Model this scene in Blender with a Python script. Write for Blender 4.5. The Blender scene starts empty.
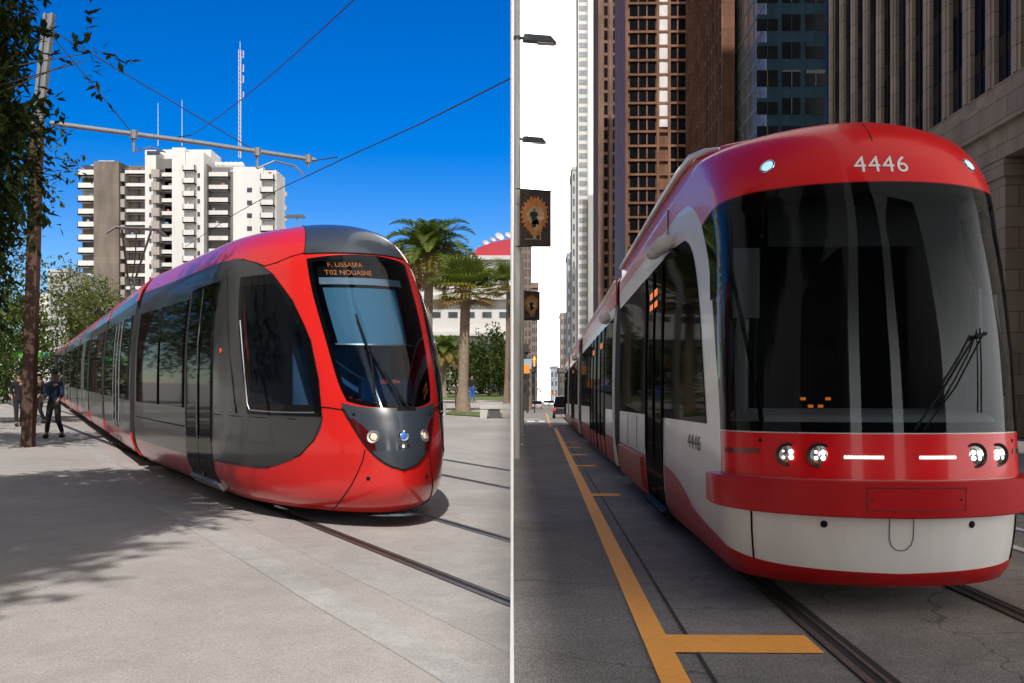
import bpy, bmesh, math, random
from mathutils import Vector, Matrix
random.seed(7)
R_=math.radians; PI=math.pi
scene=bpy.context.scene; COL=scene.collection
F=1100.; HC=1.65; HOR=388.
SL=0.0109; SR=-0.0109
def at(px,py,Y): return ((px-512)/F*Y, Y, HC+(HOR-py)/F*Y)
def gl(Y): return SL*max(Y,0)
def gr(Y): return SR*max(Y,0)
def pl(px,py):            # point on the left ground seen at a pixel
    Y=F*HC/(py-HOR+12.0); return ((px-512)/F*Y, Y, gl(Y))
def pr(px,py):
    Y=F*HC/(py-HOR-12.0); return ((px-512)/F*Y, Y, gr(Y))

# ---------------------------------------------------------------- objects
def tag(o,label=None,cat=None,group=None,kind=None):
    if label: o['label']=label
    if cat: o['category']=cat
    if group: o['group']=group
    if kind: o['kind']=kind
    return o
def thing(name,label,cat,loc=(0,0,0),rot=(0,0,0),group=None):
    o=bpy.data.objects.new(name,None); COL.objects.link(o)
    o.empty_display_size=.3
    o.location=loc; o.rotation_euler=rot
    return tag(o,label,cat,group)
def copy_thing(o,parent=None):
    c=o.copy(); COL.objects.link(c)
    if parent: c.parent=parent
    for ch in o.children: copy_thing(ch,c)
    return c
class MB:
    def __init__(s): s.v=[];s.f=[];s.m=[]
    def add(s,vs,fs,mi=0):
        b=len(s.v); s.v+=[tuple(p) for p in vs]
        for q in fs: s.f.append(tuple(b+i for i in q)); s.m.append(mi)
    def box(s,x0,x1,y0,y1,z0,z1,mi=0):
        s.add([(x0,y0,z0),(x1,y0,z0),(x1,y1,z0),(x0,y1,z0),(x0,y0,z1),(x1,y0,z1),(x1,y1,z1),(x0,y1,z1)],
              [(3,2,1,0),(4,5,6,7),(0,1,5,4),(1,2,6,5),(2,3,7,6),(3,0,4,7)],mi)
    def hexa(s,a,b,mi=0):     # two quads a (bottom) b (top)
        s.add(list(a)+list(b),[(3,2,1,0),(4,5,6,7),(0,1,5,4),(1,2,6,5),(2,3,7,6),(3,0,4,7)],mi)
    def prism(s,poly,fn,d0,d1,mi=0):   # poly 2-D list, fn(u,v,d)->xyz
        n=len(poly)
        s.add([fn(u,v,d0) for u,v in poly]+[fn(u,v,d1) for u,v in poly],
              [tuple(range(n))[::-1],tuple(range(n,2*n))]+[(i,(i+1)%n,n+(i+1)%n,n+i) for i in range(n)],mi)
    def tube(s,pts,rad,n=8,mi=0,cap=True):
        pts=[Vector(p) for p in pts]
        if not isinstance(rad,(list,tuple)): rad=[rad]*len(pts)
        rings=[]; up=None
        for i,p in enumerate(pts):
            d=(pts[min(i+1,len(pts)-1)]-pts[max(i-1,0)]).normalized()
            if up is None:
                up=Vector((0,0,1)) if abs(d.z)<.9 else Vector((1,0,0))
            a=d.cross(up)
            if a.length<1e-5: a=d.orthogonal()
            a.normalize(); b=a.cross(d).normalized(); up=b
            rings.append([p+(a*math.cos(2*PI*k/n)+b*math.sin(2*PI*k/n))*rad[i] for k in range(n)])
        vs=[q for r in rings for q in r]; fs=[]
        for i in range(len(pts)-1):
            for k in range(n):
                fs.append((i*n+k,i*n+(k+1)%n,(i+1)*n+(k+1)%n,(i+1)*n+k))
        if cap: fs.append(tuple(range(n))[::-1]); fs.append(tuple(range((len(pts)-1)*n,len(pts)*n)))
        s.add(vs,fs,mi)
    def lathe(s,prof,n=16,mi=0,c=(0,0,0),axis='z'):  # prof [(r,h)]
        vs=[]
        for r,h in prof:
            for k in range(n):
                a=2*PI*k/n; p=(r*math.cos(a),r*math.sin(a),h)
                if axis=='y': p=(p[0],h,p[1])
                if axis=='x': p=(h,p[0],p[1])
                vs.append((p[0]+c[0],p[1]+c[1],p[2]+c[2]))
        fs=[(i*n+k,i*n+(k+1)%n,(i+1)*n+(k+1)%n,(i+1)*n+k) for i in range(len(prof)-1) for k in range(n)]
        fs.append(tuple(range(n))[::-1]); fs.append(tuple(range((len(prof)-1)*n,len(prof)*n)))
        s.add(vs,fs,mi)
    def sphere(s,c,r,n=10,mi=0,sc=(1,1,1)):
        prof=[(max(1e-3,math.sin(PI*i/n)),-math.cos(PI*i/n)) for i in range(n+1)]
        b=len(s.v); s.lathe(prof,n+4,mi)
        for i in range(b,len(s.v)):
            x,y,z=s.v[i]; s.v[i]=(c[0]+x*r*sc[0],c[1]+y*r*sc[1],c[2]+z*r*sc[2])
    def build(s,name,mats,parent=None,smooth=False,fixn=True,bevel=0,angle=40):
        me=bpy.data.meshes.new(name); me.from_pydata(s.v,[],s.f)
        if not isinstance(mats,(list,tuple)): mats=[mats]
        for m in mats: me.materials.append(m)
        me.polygons.foreach_set('material_index',s.m)
        if fixn:
            bm=bmesh.new(); bm.from_mesh(me)
            bmesh.ops.recalc_face_normals(bm,faces=bm.faces[:]); bm.to_mesh(me); bm.free()
        if smooth:
            me.polygons.foreach_set('use_smooth',[True]*len(me.polygons))
            me.set_sharp_from_angle(angle=R_(angle))
        me.update()
        o=bpy.data.objects.new(name,me); COL.objects.link(o)
        if parent: o.parent=parent
        if bevel:
            md=o.modifiers.new('bevel','BEVEL'); md.width=bevel; md.segments=2; md.limit_method='ANGLE'
        return o

# ---------------------------------------------------------------- materials
MATS={}
def mat(name,col,rough=.6,var=0,scale=4,bump=0,bscale=None,metal=0,coat=0,spec=.5,emit=0,ecol=None,ior=1.5,streak=False,detail=6):
    if name in MATS: return MATS[name]
    m=bpy.data.materials.new(name); m.use_nodes=True; nt=m.node_tree; P=nt.nodes['Principled BSDF']
    L=nt.links.new
    P.inputs['Base Color'].default_value=(*col,1); P.inputs['Roughness'].default_value=rough
    P.inputs['Metallic'].default_value=metal; P.inputs['Coat Weight'].default_value=coat; P.inputs['Coat Roughness'].default_value=.06
    P.inputs['Specular IOR Level'].default_value=spec; P.inputs['IOR'].default_value=ior
    if emit: P.inputs['Emission Color'].default_value=(*(ecol or col),1); P.inputs['Emission Strength'].default_value=emit
    if var or bump:
        tc=nt.nodes.new('ShaderNodeTexCoord'); vec=tc.outputs['Object']
        if streak:
            mp=nt.nodes.new('ShaderNodeMapping'); mp.inputs['Scale'].default_value=(1,1,.12); L(vec,mp.inputs[0]); vec=mp.outputs[0]
        nz=nt.nodes.new('ShaderNodeTexNoise'); nz.inputs['Scale'].default_value=scale; nz.inputs['Detail'].default_value=detail; nz.inputs['Roughness'].default_value=.65
        L(vec,nz.inputs['Vector'])
    if var:
        mr=nt.nodes.new('ShaderNodeMapRange'); mr.inputs[1].default_value=.3; mr.inputs[2].default_value=.7
        mr.inputs[3].default_value=1-var; mr.inputs[4].default_value=1+var; L(nz.outputs[0],mr.inputs[0])
        mx=nt.nodes.new('ShaderNodeMix'); mx.data_type='RGBA'; mx.blend_type='MULTIPLY'; mx.inputs[0].default_value=1
        mx.inputs[6].default_value=(*col,1); L(mr.outputs[0],mx.inputs[7]); L(mx.outputs[2],P.inputs['Base Color'])
    if bump:
        n2=nz
        if bscale:
            n2=nt.nodes.new('ShaderNodeTexNoise'); n2.inputs['Scale'].default_value=bscale; n2.inputs['Detail'].default_value=4; L(tc.outputs['Object'],n2.inputs['Vector'])
        b=nt.nodes.new('ShaderNodeBump'); b.inputs['Strength'].default_value=bump; b.inputs['Distance'].default_value=.02
        L(n2.outputs[0],b.inputs['Height']); L(b.outputs[0],P.inputs['Normal'])
    MATS[name]=m; return m
def ground_mat(name,col,fine=(220,.35),blot=(.35,.2),mid=(6,.1),rough=.9,crack=None,chips=None,grain=.5):
    m=bpy.data.materials.new(name); m.use_nodes=True; nt=m.node_tree; P=nt.nodes['Principled BSDF']; L=nt.links.new
    P.inputs['Roughness'].default_value=rough; P.inputs['Specular IOR Level'].default_value=.3
    tc=nt.nodes.new('ShaderNodeTexCoord'); cur=None
    def mul(a,facsock):
        mx=nt.nodes.new('ShaderNodeMix'); mx.data_type='RGBA'; mx.blend_type='MULTIPLY'; mx.inputs[0].default_value=1
        if a is None: mx.inputs[6].default_value=(*col,1)
        else: L(a,mx.inputs[6])
        L(facsock,mx.inputs[7]); return mx.outputs[2]
    for sc,amt in (blot,mid,fine):
        nz=nt.nodes.new('ShaderNodeTexNoise'); nz.inputs['Scale'].default_value=sc; nz.inputs['Detail'].default_value=5; nz.inputs['Roughness'].default_value=.6
        L(tc.outputs['Object'],nz.inputs['Vector'])
        mr=nt.nodes.new('ShaderNodeMapRange'); mr.inputs[1].default_value=.32; mr.inputs[2].default_value=.68; mr.inputs[3].default_value=1-amt; mr.inputs[4].default_value=1+amt
        L(nz.outputs[0],mr.inputs[0]); cur=mul(cur,mr.outputs[0])
    vo=nt.nodes.new('ShaderNodeTexVoronoi'); vo.inputs['Scale'].default_value=130; L(tc.outputs['Object'],vo.inputs['Vector'])
    sp=nt.nodes.new('ShaderNodeSeparateColor'); L(vo.outputs['Color'],sp.inputs[0])
    mr=nt.nodes.new('ShaderNodeMapRange'); mr.inputs[3].default_value=1-grain; mr.inputs[4].default_value=1+grain; L(sp.outputs[0],mr.inputs[0]); cur=mul(cur,mr.outputs[0])
    if chips:
        vo2=nt.nodes.new('ShaderNodeTexVoronoi'); vo2.inputs['Scale'].default_value=chips[0]; L(tc.outputs['Object'],vo2.inputs['Vector'])
        mr=nt.nodes.new('ShaderNodeMapRange'); mr.inputs[1].default_value=chips[1]*.7; mr.inputs[2].default_value=chips[1]; mr.inputs[3].default_value=chips[2]; mr.inputs[4].default_value=1; L(vo2.outputs['Distance'],mr.inputs[0]); cur=mul(cur,mr.outputs[0])
    if crack:
        nd=nt.nodes.new('ShaderNodeTexNoise'); nd.inputs['Scale'].default_value=.7; nd.inputs['Detail'].default_value=6; L(tc.outputs['Object'],nd.inputs['Vector'])
        va=nt.nodes.new('ShaderNodeVectorMath'); va.operation='MULTIPLY_ADD'; va.inputs[1].default_value=(1.6,1.6,0); L(nd.outputs['Color'],va.inputs[0]); L(tc.outputs['Object'],va.inputs[2])
        vc=nt.nodes.new('ShaderNodeTexVoronoi'); vc.feature='DISTANCE_TO_EDGE'; vc.inputs['Scale'].default_value=crack[0]; L(va.outputs[0],vc.inputs['Vector'])
        mr=nt.nodes.new('ShaderNodeMapRange'); mr.inputs[1].default_value=0; mr.inputs[2].default_value=crack[1]; mr.inputs[3].default_value=crack[2]; mr.inputs[4].default_value=1; L(vc.outputs['Distance'],mr.inputs[0]); cur=mul(cur,mr.outputs[0])
    L(cur,P.inputs['Base Color'])
    b=nt.nodes.new('ShaderNodeBump'); b.inputs['Strength'].default_value=.35; b.inputs['Distance'].default_value=.004; L(vo.outputs['Distance'],b.inputs['Height']); L(b.outputs[0],P.inputs['Normal'])
    MATS[name]=m; return m
def glass_mat(name,tint=(.25,.28,.3),refl=1.0,rough=.02):
    m=bpy.data.materials.new(name); m.use_nodes=True; nt=m.node_tree; nt.nodes.remove(nt.nodes['Principled BSDF']); L=nt.links.new
    out=nt.nodes['Material Output']; tr=nt.nodes.new('ShaderNodeBsdfTransparent'); tr.inputs[0].default_value=(*tint,1)
    g=nt.nodes.new('ShaderNodeBsdfGlossy'); g.inputs['Roughness'].default_value=rough; g.inputs['Color'].default_value=(.9,.95,1,1)
    fr=nt.nodes.new('ShaderNodeFresnel'); fr.inputs[0].default_value=1.5
    mu=nt.nodes.new('ShaderNodeMath'); mu.operation='MULTIPLY'; mu.inputs[1].default_value=refl; L(fr.outputs[0],mu.inputs[0])
    mx=nt.nodes.new('ShaderNodeMixShader'); L(mu.outputs[0],mx.inputs[0]); L(tr.outputs[0],mx.inputs[1]); L(g.outputs[0],mx.inputs[2]); L(mx.outputs[0],out.inputs[0])
    MATS[name]=m; return m
def black_glass(name,k):
    m=bpy.data.materials.new(name); m.use_nodes=True; nt=m.node_tree; nt.nodes.remove(nt.nodes['Principled BSDF']); L=nt.links.new
    d=nt.nodes.new('ShaderNodeBsdfDiffuse'); d.inputs[0].default_value=(.004,.004,.005,1); g=nt.nodes.new('ShaderNodeBsdfGlossy'); g.inputs['Roughness'].default_value=.03
    fr=nt.nodes.new('ShaderNodeFresnel'); fr.inputs[0].default_value=1.45; mu=nt.nodes.new('ShaderNodeMath'); mu.operation='MULTIPLY'; mu.inputs[1].default_value=k; L(fr.outputs[0],mu.inputs[0])
    mx=nt.nodes.new('ShaderNodeMixShader'); L(mu.outputs[0],mx.inputs[0]); L(d.outputs[0],mx.inputs[1]); L(g.outputs[0],mx.inputs[2]); L(mx.outputs[0],nt.nodes['Material Output'].inputs[0])
    MATS[name]=m; return m
def leaf_mat(name,col,var=.35,trans=.25):
    m=mat(name,col,.6,var,1.2,spec=.12); P=m.node_tree.nodes['Principled BSDF']
    nt=m.node_tree; tl=nt.nodes.new('ShaderNodeBsdfTranslucent'); tl.inputs[0].default_value=(col[0]*1.2,col[1]*1.4,col[2]*.6,1)
    mx=nt.nodes.new('ShaderNodeMixShader'); mx.inputs[0].default_value=trans; out=nt.nodes['Material Output']
    nt.links.new(P.outputs[0],mx.inputs[1]); nt.links.new(tl.outputs[0],mx.inputs[2]); nt.links.new(mx.outputs[0],out.inputs[0]); return m
def wall_mat(name,col,bw=1.2,bh=.6,joint=.55,axis='y',var=.12,rough=.85,mortar=.02):
    """stone or panel wall with joints, object space"""
    m=bpy.data.materials.new(name); m.use_nodes=True; nt=m.node_tree; P=nt.nodes['Principled BSDF']; L=nt.links.new; P.inputs['Roughness'].default_value=rough; P.inputs['Specular IOR Level'].default_value=.12; P.inputs['IOR'].default_value=1.3
    tc=nt.nodes.new('ShaderNodeTexCoord'); sp=nt.nodes.new('ShaderNodeSeparateXYZ'); L(tc.outputs['Object'],sp.inputs[0])
    ad=nt.nodes.new('ShaderNodeMath'); ad.operation='ADD'; L(sp.outputs['X'],ad.inputs[0]); L(sp.outputs['Y'],ad.inputs[1])
    cb=nt.nodes.new('ShaderNodeCombineXYZ'); L(ad.outputs[0],cb.inputs[0]); L(sp.outputs['Z'],cb.inputs[1])
    br=nt.nodes.new('ShaderNodeTexBrick'); br.inputs['Scale'].default_value=1; br.inputs['Brick Width'].default_value=bw; br.inputs['Row Height'].default_value=bh
    br.inputs['Mortar Size'].default_value=mortar; br.offset=0 if axis=='g' else .5
    c1=[c*(1-var) for c in col]; c2=[c*(1+var) for c in col]
    br.inputs['Color1'].default_value=(*c1,1); br.inputs['Color2'].default_value=(*c2,1); br.inputs['Mortar'].default_value=(*[c*joint for c in col],1)
    L(cb.outputs[0],br.inputs['Vector'])
    nz=nt.nodes.new('ShaderNodeTexNoise'); nz.inputs['Scale'].default_value=.5; nz.inputs['Detail'].default_value=7; mp=nt.nodes.new('ShaderNodeMapping'); mp.inputs['Scale'].default_value=(1,1,.25)
    L(tc.outputs['Object'],mp.inputs[0]); L(mp.outputs[0],nz.inputs['Vector'])
    mr=nt.nodes.new('ShaderNodeMapRange'); mr.inputs[1].default_value=.3; mr.inputs[2].default_value=.7; mr.inputs[3].default_value=.72; mr.inputs[4].default_value=1.2; L(nz.outputs[0],mr.inputs[0])
    mx=nt.nodes.new('ShaderNodeMix'); mx.data_type='RGBA'; mx.blend_type='MULTIPLY'; mx.inputs[0].default_value=1; L(br.outputs['Color'],mx.inputs[6]); L(mr.outputs[0],mx.inputs[7]); L(mx.outputs[2],P.inputs['Base Color'])
    MATS[name]=m; return m

M_red_l=mat('red_paint_left',(.60,.016,.014),.28,.05,1.5,coat=.6)
M_anth=mat('anthracite_paint',(.034,.034,.036),.32,.08,2,coat=.35)
M_nosegrey=mat('blue_grey_paint',(.035,.045,.062),.3,.05,2,coat=.6)
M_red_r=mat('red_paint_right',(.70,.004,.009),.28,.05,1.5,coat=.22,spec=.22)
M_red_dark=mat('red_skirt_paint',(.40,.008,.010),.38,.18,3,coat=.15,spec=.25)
M_white_r=mat('white_body_paint',(.78,.765,.74),.32,.10,1.6,coat=.3,streak=True)
M_blackgl=None
M_blackgl_side=black_glass('black_side_glazing',.16); M_blackgl=black_glass('black_glazing',.65)
M_black=mat('black_rubber',(.008,.008,.008),.7,spec=.15)
M_under=mat('dark_underframe',(.012,.012,.012),.85,spec=.15)
M_chrome=mat('chrome',(.7,.7,.72),.15,metal=1)
M_alu=mat('aluminium_trim',(.42,.42,.44),.35,metal=.8)
M_glass=glass_mat('windscreen_glass',(.40,.49,.57),1.0)  # bluish tint stands in for sky reflected in the windscreen
M_glass_r=glass_mat('dark_windscreen_glass',(.46,.49,.51),.42)
M_inter=mat('cab_interior',(.02,.022,.026),.7,.2,5)
M_inter_b=mat('cab_sky_tint',(.09,.25,.50),.6,.1,3)  # blue of the reflected sky put into the cab interior colour
M_blind=mat('teal_sun_blind',(.15,.36,.47),.7,.04,6)
M_lamp=mat('lamp_white',(1,1,1),.3,emit=2.2,ecol=(1,.97,.92))
M_lampblue=mat('lamp_blue_white',(.4,.6,1),.3,emit=.9,ecol=(.3,.55,1))
M_lampwarm=mat('lamp_warm',(.8,.6,.42),.2,emit=.12,ecol=(1,.75,.5))
M_led_or=mat('orange_led',(.9,.25,.02),.5,emit=.5,ecol=(1,.22,.02))
M_led_red=mat('dim_red_led',(.6,.1,.03),.5,emit=.5,ecol=(1,.12,.03))
M_letter=mat('white_lettering',(.8,.8,.8),.5)
M_letterk=mat('black_lettering',(.02,.02,.02),.5)
M_steel=mat('rail_steel',(.16,.14,.125),.45,.4,14,metal=.7)
M_groove=mat('rail_groove',(.012,.011,.011),.8)
# ---------------------------------------------------------------- curved car bodies
def crom(T,v):
    n=len(T)-1; v=max(0.0,min(v,n-1e-9)); i=int(v); f=v-i
    row=lambda k:T[max(0,min(n,k))]
    a,b,c,d=row(i-1),row(i),row(i+1),row(i+2); out=[]
    def sl(p0,p1,p2):
        s1,s2=p1-p0,p2-p1
        return 0.0 if s1*s2<=0 else 2*s1*s2/(s1+s2)
    f2=f*f;f3=f2*f
    for q in range(len(b)):
        m0=sl(a[q],b[q],c[q]) if i>0 else c[q]-b[q]
        m1=sl(b[q],c[q],d[q]) if i<n-1 else c[q]-b[q]
        out.append((2*f3-3*f2+1)*b[q]+(f3-2*f2+f)*m0+(-2*f3+3*f2)*c[q]+(f3-f2)*m1)
    return out
def cv(keys):
    keys=sorted(keys)
    def fn(x):
        if x<=keys[0][0]: return keys[0][1]
        if x>=keys[-1][0]: return keys[-1][1]
        for i in range(len(keys)-1):
            if x<=keys[i+1][0]: break
        x0,y0=keys[i];x1,y1=keys[i+1];h=x1-x0;f=(x-x0)/h
        s=(y1-y0)/h
        def sl(j):
            if j<=0 or j>=len(keys)-1: return s
            s1=(keys[j][1]-keys[j-1][1])/(keys[j][0]-keys[j-1][0]); s2=(keys[j+1][1]-keys[j][1])/(keys[j+1][0]-keys[j][0])
            return 0 if s1*s2<=0 else 2*s1*s2/(s1+s2)
        m0,m1=sl(i)*h,sl(i+1)*h;f2=f*f;f3=f2*f
        return (2*f3-3*f2+1)*y0+(f3-2*f2+f)*m0+(-2*f3+3*f2)*y1+(f3-f2)*m1
    return fn
class Surf:
    """u in [0,1]: round the nose; u in [1,2]: along the side to yend (sign gives the side)"""
    def __init__(s,T,yend): s.T=T; s.yend=yend; s.c={}
    def v(s,z):
        k=round(z,4)
        if k in s.c: return s.c[k]
        a,b=0.0,len(s.T)-1.0
        for _ in range(30):
            m=(a+b)/2
            if crom(s.T,m)[0]<z: a=m
            else: b=m
        s.c[k]=a; return a
    def pv(s,u,v):
        z,w,n,a,p=crom(s.T,v); sg=1 if u>=0 else -1; q=abs(u)
        if q<=1:
            th=q*PI/2; x=w*math.sin(th)**(2/p); y=n+a*(1-max(0,math.cos(th))**(2/p))
        else: x=w; y=n+a+(s.yend-n-a)*(q-1)
        return Vector((sg*x,y,z))
    def p(s,u,z,off=0):
        v=s.v(z); P=s.pv(u,v)
        if not off: return P
        e=.004; du=s.pv(u+e,v)-s.pv(u-e,v); dv=s.pv(u,v+.03)-s.pv(u,max(0,v-.03))
        n=du.cross(dv)
        if n.length<1e-9: return P
        n.normalize()
        ref=Vector((P.x,(P.y-3) if abs(u)<1 else 0,.3))
        if n.dot(ref)<0: n=-n
        return P+n*off
    def uy(s,y,z):   # side parameter at a distance y behind the nose tip
        _,w,n,a,p=crom(s.T,s.v(z))
        if y>=n+a: return 1+(y-n-a)/(s.yend-n-a)
        c=max(0,min(1,1-(y-n)/a))**(p/2); return math.acos(c)/(PI/2)
    def um(s,t,z):   # nose parameter t (>1: metres beyond the corner)
        if abs(t)<=1: return t
        _,w,n,a,p=crom(s.T,s.v(z)); return math.copysign(1+(abs(t)-1)/(s.yend-n-a),t)
    def ux(s,x,z):
        _,w,n,a,p=crom(s.T,s.v(z)); return math.copysign(math.asin(min(1,abs(x)/w)**(p/2))/(PI/2),x)
def panel(mb,S,fn,ni,nj,off=.006,th=.012,mi=0):
    """closed thin shell lying on the surface; fn(i/ni,j/nj)->(u,z)"""
    g=[[fn(i/ni,j/nj) for j in range(nj+1)] for i in range(ni+1)]
    W=nj+1; vs=[S.p(u,z,off) for r in g for u,z in r]
    fs=[(i*W+j,i*W+j+1,(i+1)*W+j+1,(i+1)*W+j) for i in range(ni) for j in range(nj)]
    b=len(vs); edge=[(0,j) for j in range(W)]+[(i,nj) for i in range(1,ni+1)]+[(ni,j) for j in range(nj-1,-1,-1)]+[(i,0) for i in range(ni-1,0,-1)]
    vs+=[S.p(*g[i][j],off-th) for i,j in edge]; n=len(edge)
    for k in range(n):
        i,j=edge[k]; i2,j2=edge[(k+1)%n]; fs.append((i*W+j,i2*W+j2,b+(k+1)%n,b+k))
    mb.add(vs,fs,mi)
def seam(mb,S,pts,r=.006,off=.004,mi=0,n=6):
    mb.tube([S.p(u,z,off) for u,z in pts],r,n,mi)
def disc_on(mb,S,u,z,r,off,depth=.02,mi=0,n=20,inner=0,axis_y=False):
    c=S.p(u,z,off); nn=(S.p(u,z,off+.02)-S.p(u,z,off)).normalized()
    if axis_y: nn=Vector((nn.x*.35,nn.y,nn.z*.3)).normalized()
    a=nn.cross(Vector((0,0,1))).normalized(); b=a.cross(nn)
    def ring(rr,d): return [c+nn*d+(a*math.cos(2*PI*k/n)+b*math.sin(2*PI*k/n))*rr for k in range(n)]
    if inner:
        R=[ring(r,-depth),ring(r,0),ring(r*.96,.004),ring(inner,0),ring(inner*.9,-depth*.7)]
        vs=[q for x in R for q in x]; m=len(R)
        fs=[(i*n+k,i*n+(k+1)%n,(i+1)*n+(k+1)%n,(i+1)*n+k) for i in range(m-1) for k in range(n)]
    else:
        R=[ring(r,-depth),ring(r,0),ring(r*.7,r*.18),ring(r*.3,r*.26)]
        vs=[q for x in R for q in x]; m=len(R)
        fs=[(i*n+k,i*n+(k+1)%n,(i+1)*n+(k+1)%n,(i+1)*n+k) for i in range(m-1) for k in range(n)]+[tuple(range((m-1)*n,m*n))]
    mb.add(vs,fs,mi)
def text_mesh(txt,size,align='CENTER',space=1.0,ex=0):
    cu=bpy.data.curves.new('txt','FONT'); cu.body=txt; cu.size=size; cu.align_x=align; cu.align_y='CENTER'; cu.space_character=space; cu.offset=ex; cu.resolution_u=4
    o=bpy.data.objects.new('txt',cu); COL.objects.link(o)
    dg=bpy.context.evaluated_depsgraph_get(); me=bpy.data.meshes.new_from_object(o.evaluated_get(dg))
    V=[(v.co.x,v.co.y) for v in me.vertices]; Fc=[tuple(p.vertices) for p in me.polygons]
    bpy.data.objects.remove(o); bpy.data.meshes.remove(me); bpy.data.curves.remove(cu)
    return V,Fc
def hull(S,rows,skip=None,nf=64,ns=10,smooth=True):
    """rows: list of (v0,v1,n,mat)"""
    mb=MB(); us=[-1-(1-k/ns) for k in range(ns)]+[-1+2*k/nf for k in range(nf+1)]+[1+(k+1)/ns for k in range(ns)]
    for v0,v1,n,mi in rows:
        vs=[S.pv(u,v0+(v1-v0)*i/n) for i in range(n+1) for u in us]; W=len(us); fs=[]
        for i in range(n):
            vc=v0+(v1-v0)*(i+.5)/n; zc=crom(S.T,vc)[0]
            for j in range(W-1):
                if skip and skip((us[j]+us[j+1])/2,zc): continue
                fs.append((i*W+j,i*W+j+1,(i+1)*W+j+1,(i+1)*W+j))
        mb.add(vs,fs,mi)
    return mb
def finish(o):
    bm=bmesh.new(); bm.from_mesh(o.data); bmesh.ops.remove_doubles(bm,verts=bm.verts[:],dist=.0005)
    bmesh.ops.delete(bm,geom=[v for v in bm.verts if not v.link_faces],context='VERTS')
    bmesh.ops.recalc_face_normals(bm,faces=bm.faces[:]); bm.to_mesh(o.data); bm.free()
    o.data.polygons.foreach_set('use_smooth',[True]*len(o.data.polygons))
    return o

# ================================================================ LEFT TRAM
TL=[(.16,1.08,.42,2.5,1.8),(.27,1.2,.16,2.7,1.75),(.5,1.3,.02,2.9,1.72),(.85,1.325,.0,2.9,1.72),(1.2,1.325,.1,2.8,1.75),(1.5,1.325,.26,2.6,1.82),(2.1,1.31,.62,2.4,1.92),
 (2.7,1.25,1.02,2.4,2.),(3.0,1.2,1.2,2.4,2.),(3.25,1.1,1.42,2.4,2.),(3.42,.95,1.75,2.4,2.),(3.52,.72,2.25,2.4,2.),(3.57,.4,2.9,2.4,2.),(3.58,.02,3.5,2.4,2.)]
def lpos(s): return (3.885-.462*s,2.02+.887*s)
AL=R_(-27.5)
x0,y0=lpos(10.9)
tramL=thing('tram','low red and grey city tram with pointed red nose on the sunny paved plaza','tram',(x0,y0,gl(y0)),(math.atan(SL*math.cos(AL)),0,-AL))
S=Surf(TL,9.35)
wsh=cv([(1.2,.235),(1.34,.26),(1.6,.287),(2.16,.308),(2.7,.327),(3.06,.337)])
zb=lambda q:1.31+.07*q**4; zt=lambda q:3.05-.05*q*q
def ws_in(u,z,m=.012): return abs(u)<wsh(z)-m and zb(u/.25 if abs(u)<.25 else 1)+.04<z<zt(u/.32)-.04
rb=cv([(.545,.96),(.57,.7),(.66,.57),(.78,.483),(1.17,.383),(1.6,.37),(2.04,.375),(2.5,.43),(2.84,.525),(3.0,.62),(3.1,.76)])
def sw_in(u,z): return .40<abs(u) and rb(z)+.014<abs(u)<.718 and 1.24<z<2.80
skipL=lambda u,z: ws_in(u,z) or sw_in(u,z)
finish(hull(S,[(0,13,130,0)],skipL,160).build('body',[M_red_l],tramL))
# windscreen
def f_ws(i,j):
    q=-1+2*j; z=zb(q)+(zt(q)-zb(q))*i; return (q*wsh(z),z)
m=MB(); panel(m,S,f_ws,24,24,.010,.004); ws=m.build('windshield',M_glass,tramL,True)
def frame_panel(mb,S,fn,b,off,th,n=40,mi=0):   # ring between the outline and a smaller one
    def g(e):  # e 0..1 around
        k=(e*4)%4
        if k<1: return (0,k)
        if k<2: return (k-1,1)
        if k<3: return (1,3-k)
        return (4-k,0)
    def f2(i,j):
        a,c=g(j); A=a*(1-2*b)+b; C=c*(1-2*b*1.2)+b*1.2
        return fn(a+(A-a)*i,c+(C-c)*i)
    panel(mb,S,f2,2,n*4,off,th,mi)
m=MB(); frame_panel(m,S,f_ws,.028,.004,.01); m.build('windshield_frame',M_black,ws,True)
# interior: blind, lit sign, dashboard, dark cabin
def quad_in(mb,S,ua,ub,za,zb_,off,mi=0,n=10,th=.006):
    panel(mb,S,lambda i,j:(ua+(ub-ua)*j,za+(zb_-za)*i),n,n,off,th,mi)
m=MB(); panel(m,S,lambda i,j:((-.255+.03*i*0+.43*j)*(1.0+.08*i)+.0,2.02+.66*i),10,10,-.05,.01); m.build('sun_blind',M_blind,tramL,True)
m=MB(); quad_in(m,S,-.27,.23,2.012,2.03,-.045); m.build('blind_rail',M_alu,tramL,True)
m=MB(); quad_in(m,S,-.29,.26,2.72,2.80,-.05); m.build('header_strip',mat('pale_header',(.5,.55,.6),.5),tramL,True)
m=MB(); quad_in(m,S,-.3,.3,2.80,3.02,-.07); sg=m.build('destination_sign',M_black,tramL,True)
def text_on(mb,S,txt,size,x,z,off,space=1.0,mi=0,ex=0):
    V,Fc=text_mesh(txt,size,'CENTER',space,ex)
    mb.add([S.p(S.ux(x+a,z+b),z+b,off) for a,b in V],Fc,mi)
m=MB(); text_on(m,S,'F. LISSASFA',.082,-.24,2.955,-.05); text_on(m,S,'T02 NOUASNE',.082,-.21,2.855,-.045); m.build('sign_lettering',M_led_or,sg)
m=MB(); text_on(m,S,'LISSASFA',.055,-.02,1.60,-.03,1.1); m.build('dashboard_lettering',M_led_red,tramL)
m=MB()
m.hexa([(-.62,.75,.9),(.62,.75,.9),(.62,1.5,.9),(-.62,1.5,.9)],[(-.55,.8,1.33),(.55,.8,1.33),(.6,1.5,1.3),(-.6,1.5,1.3)])
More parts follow.
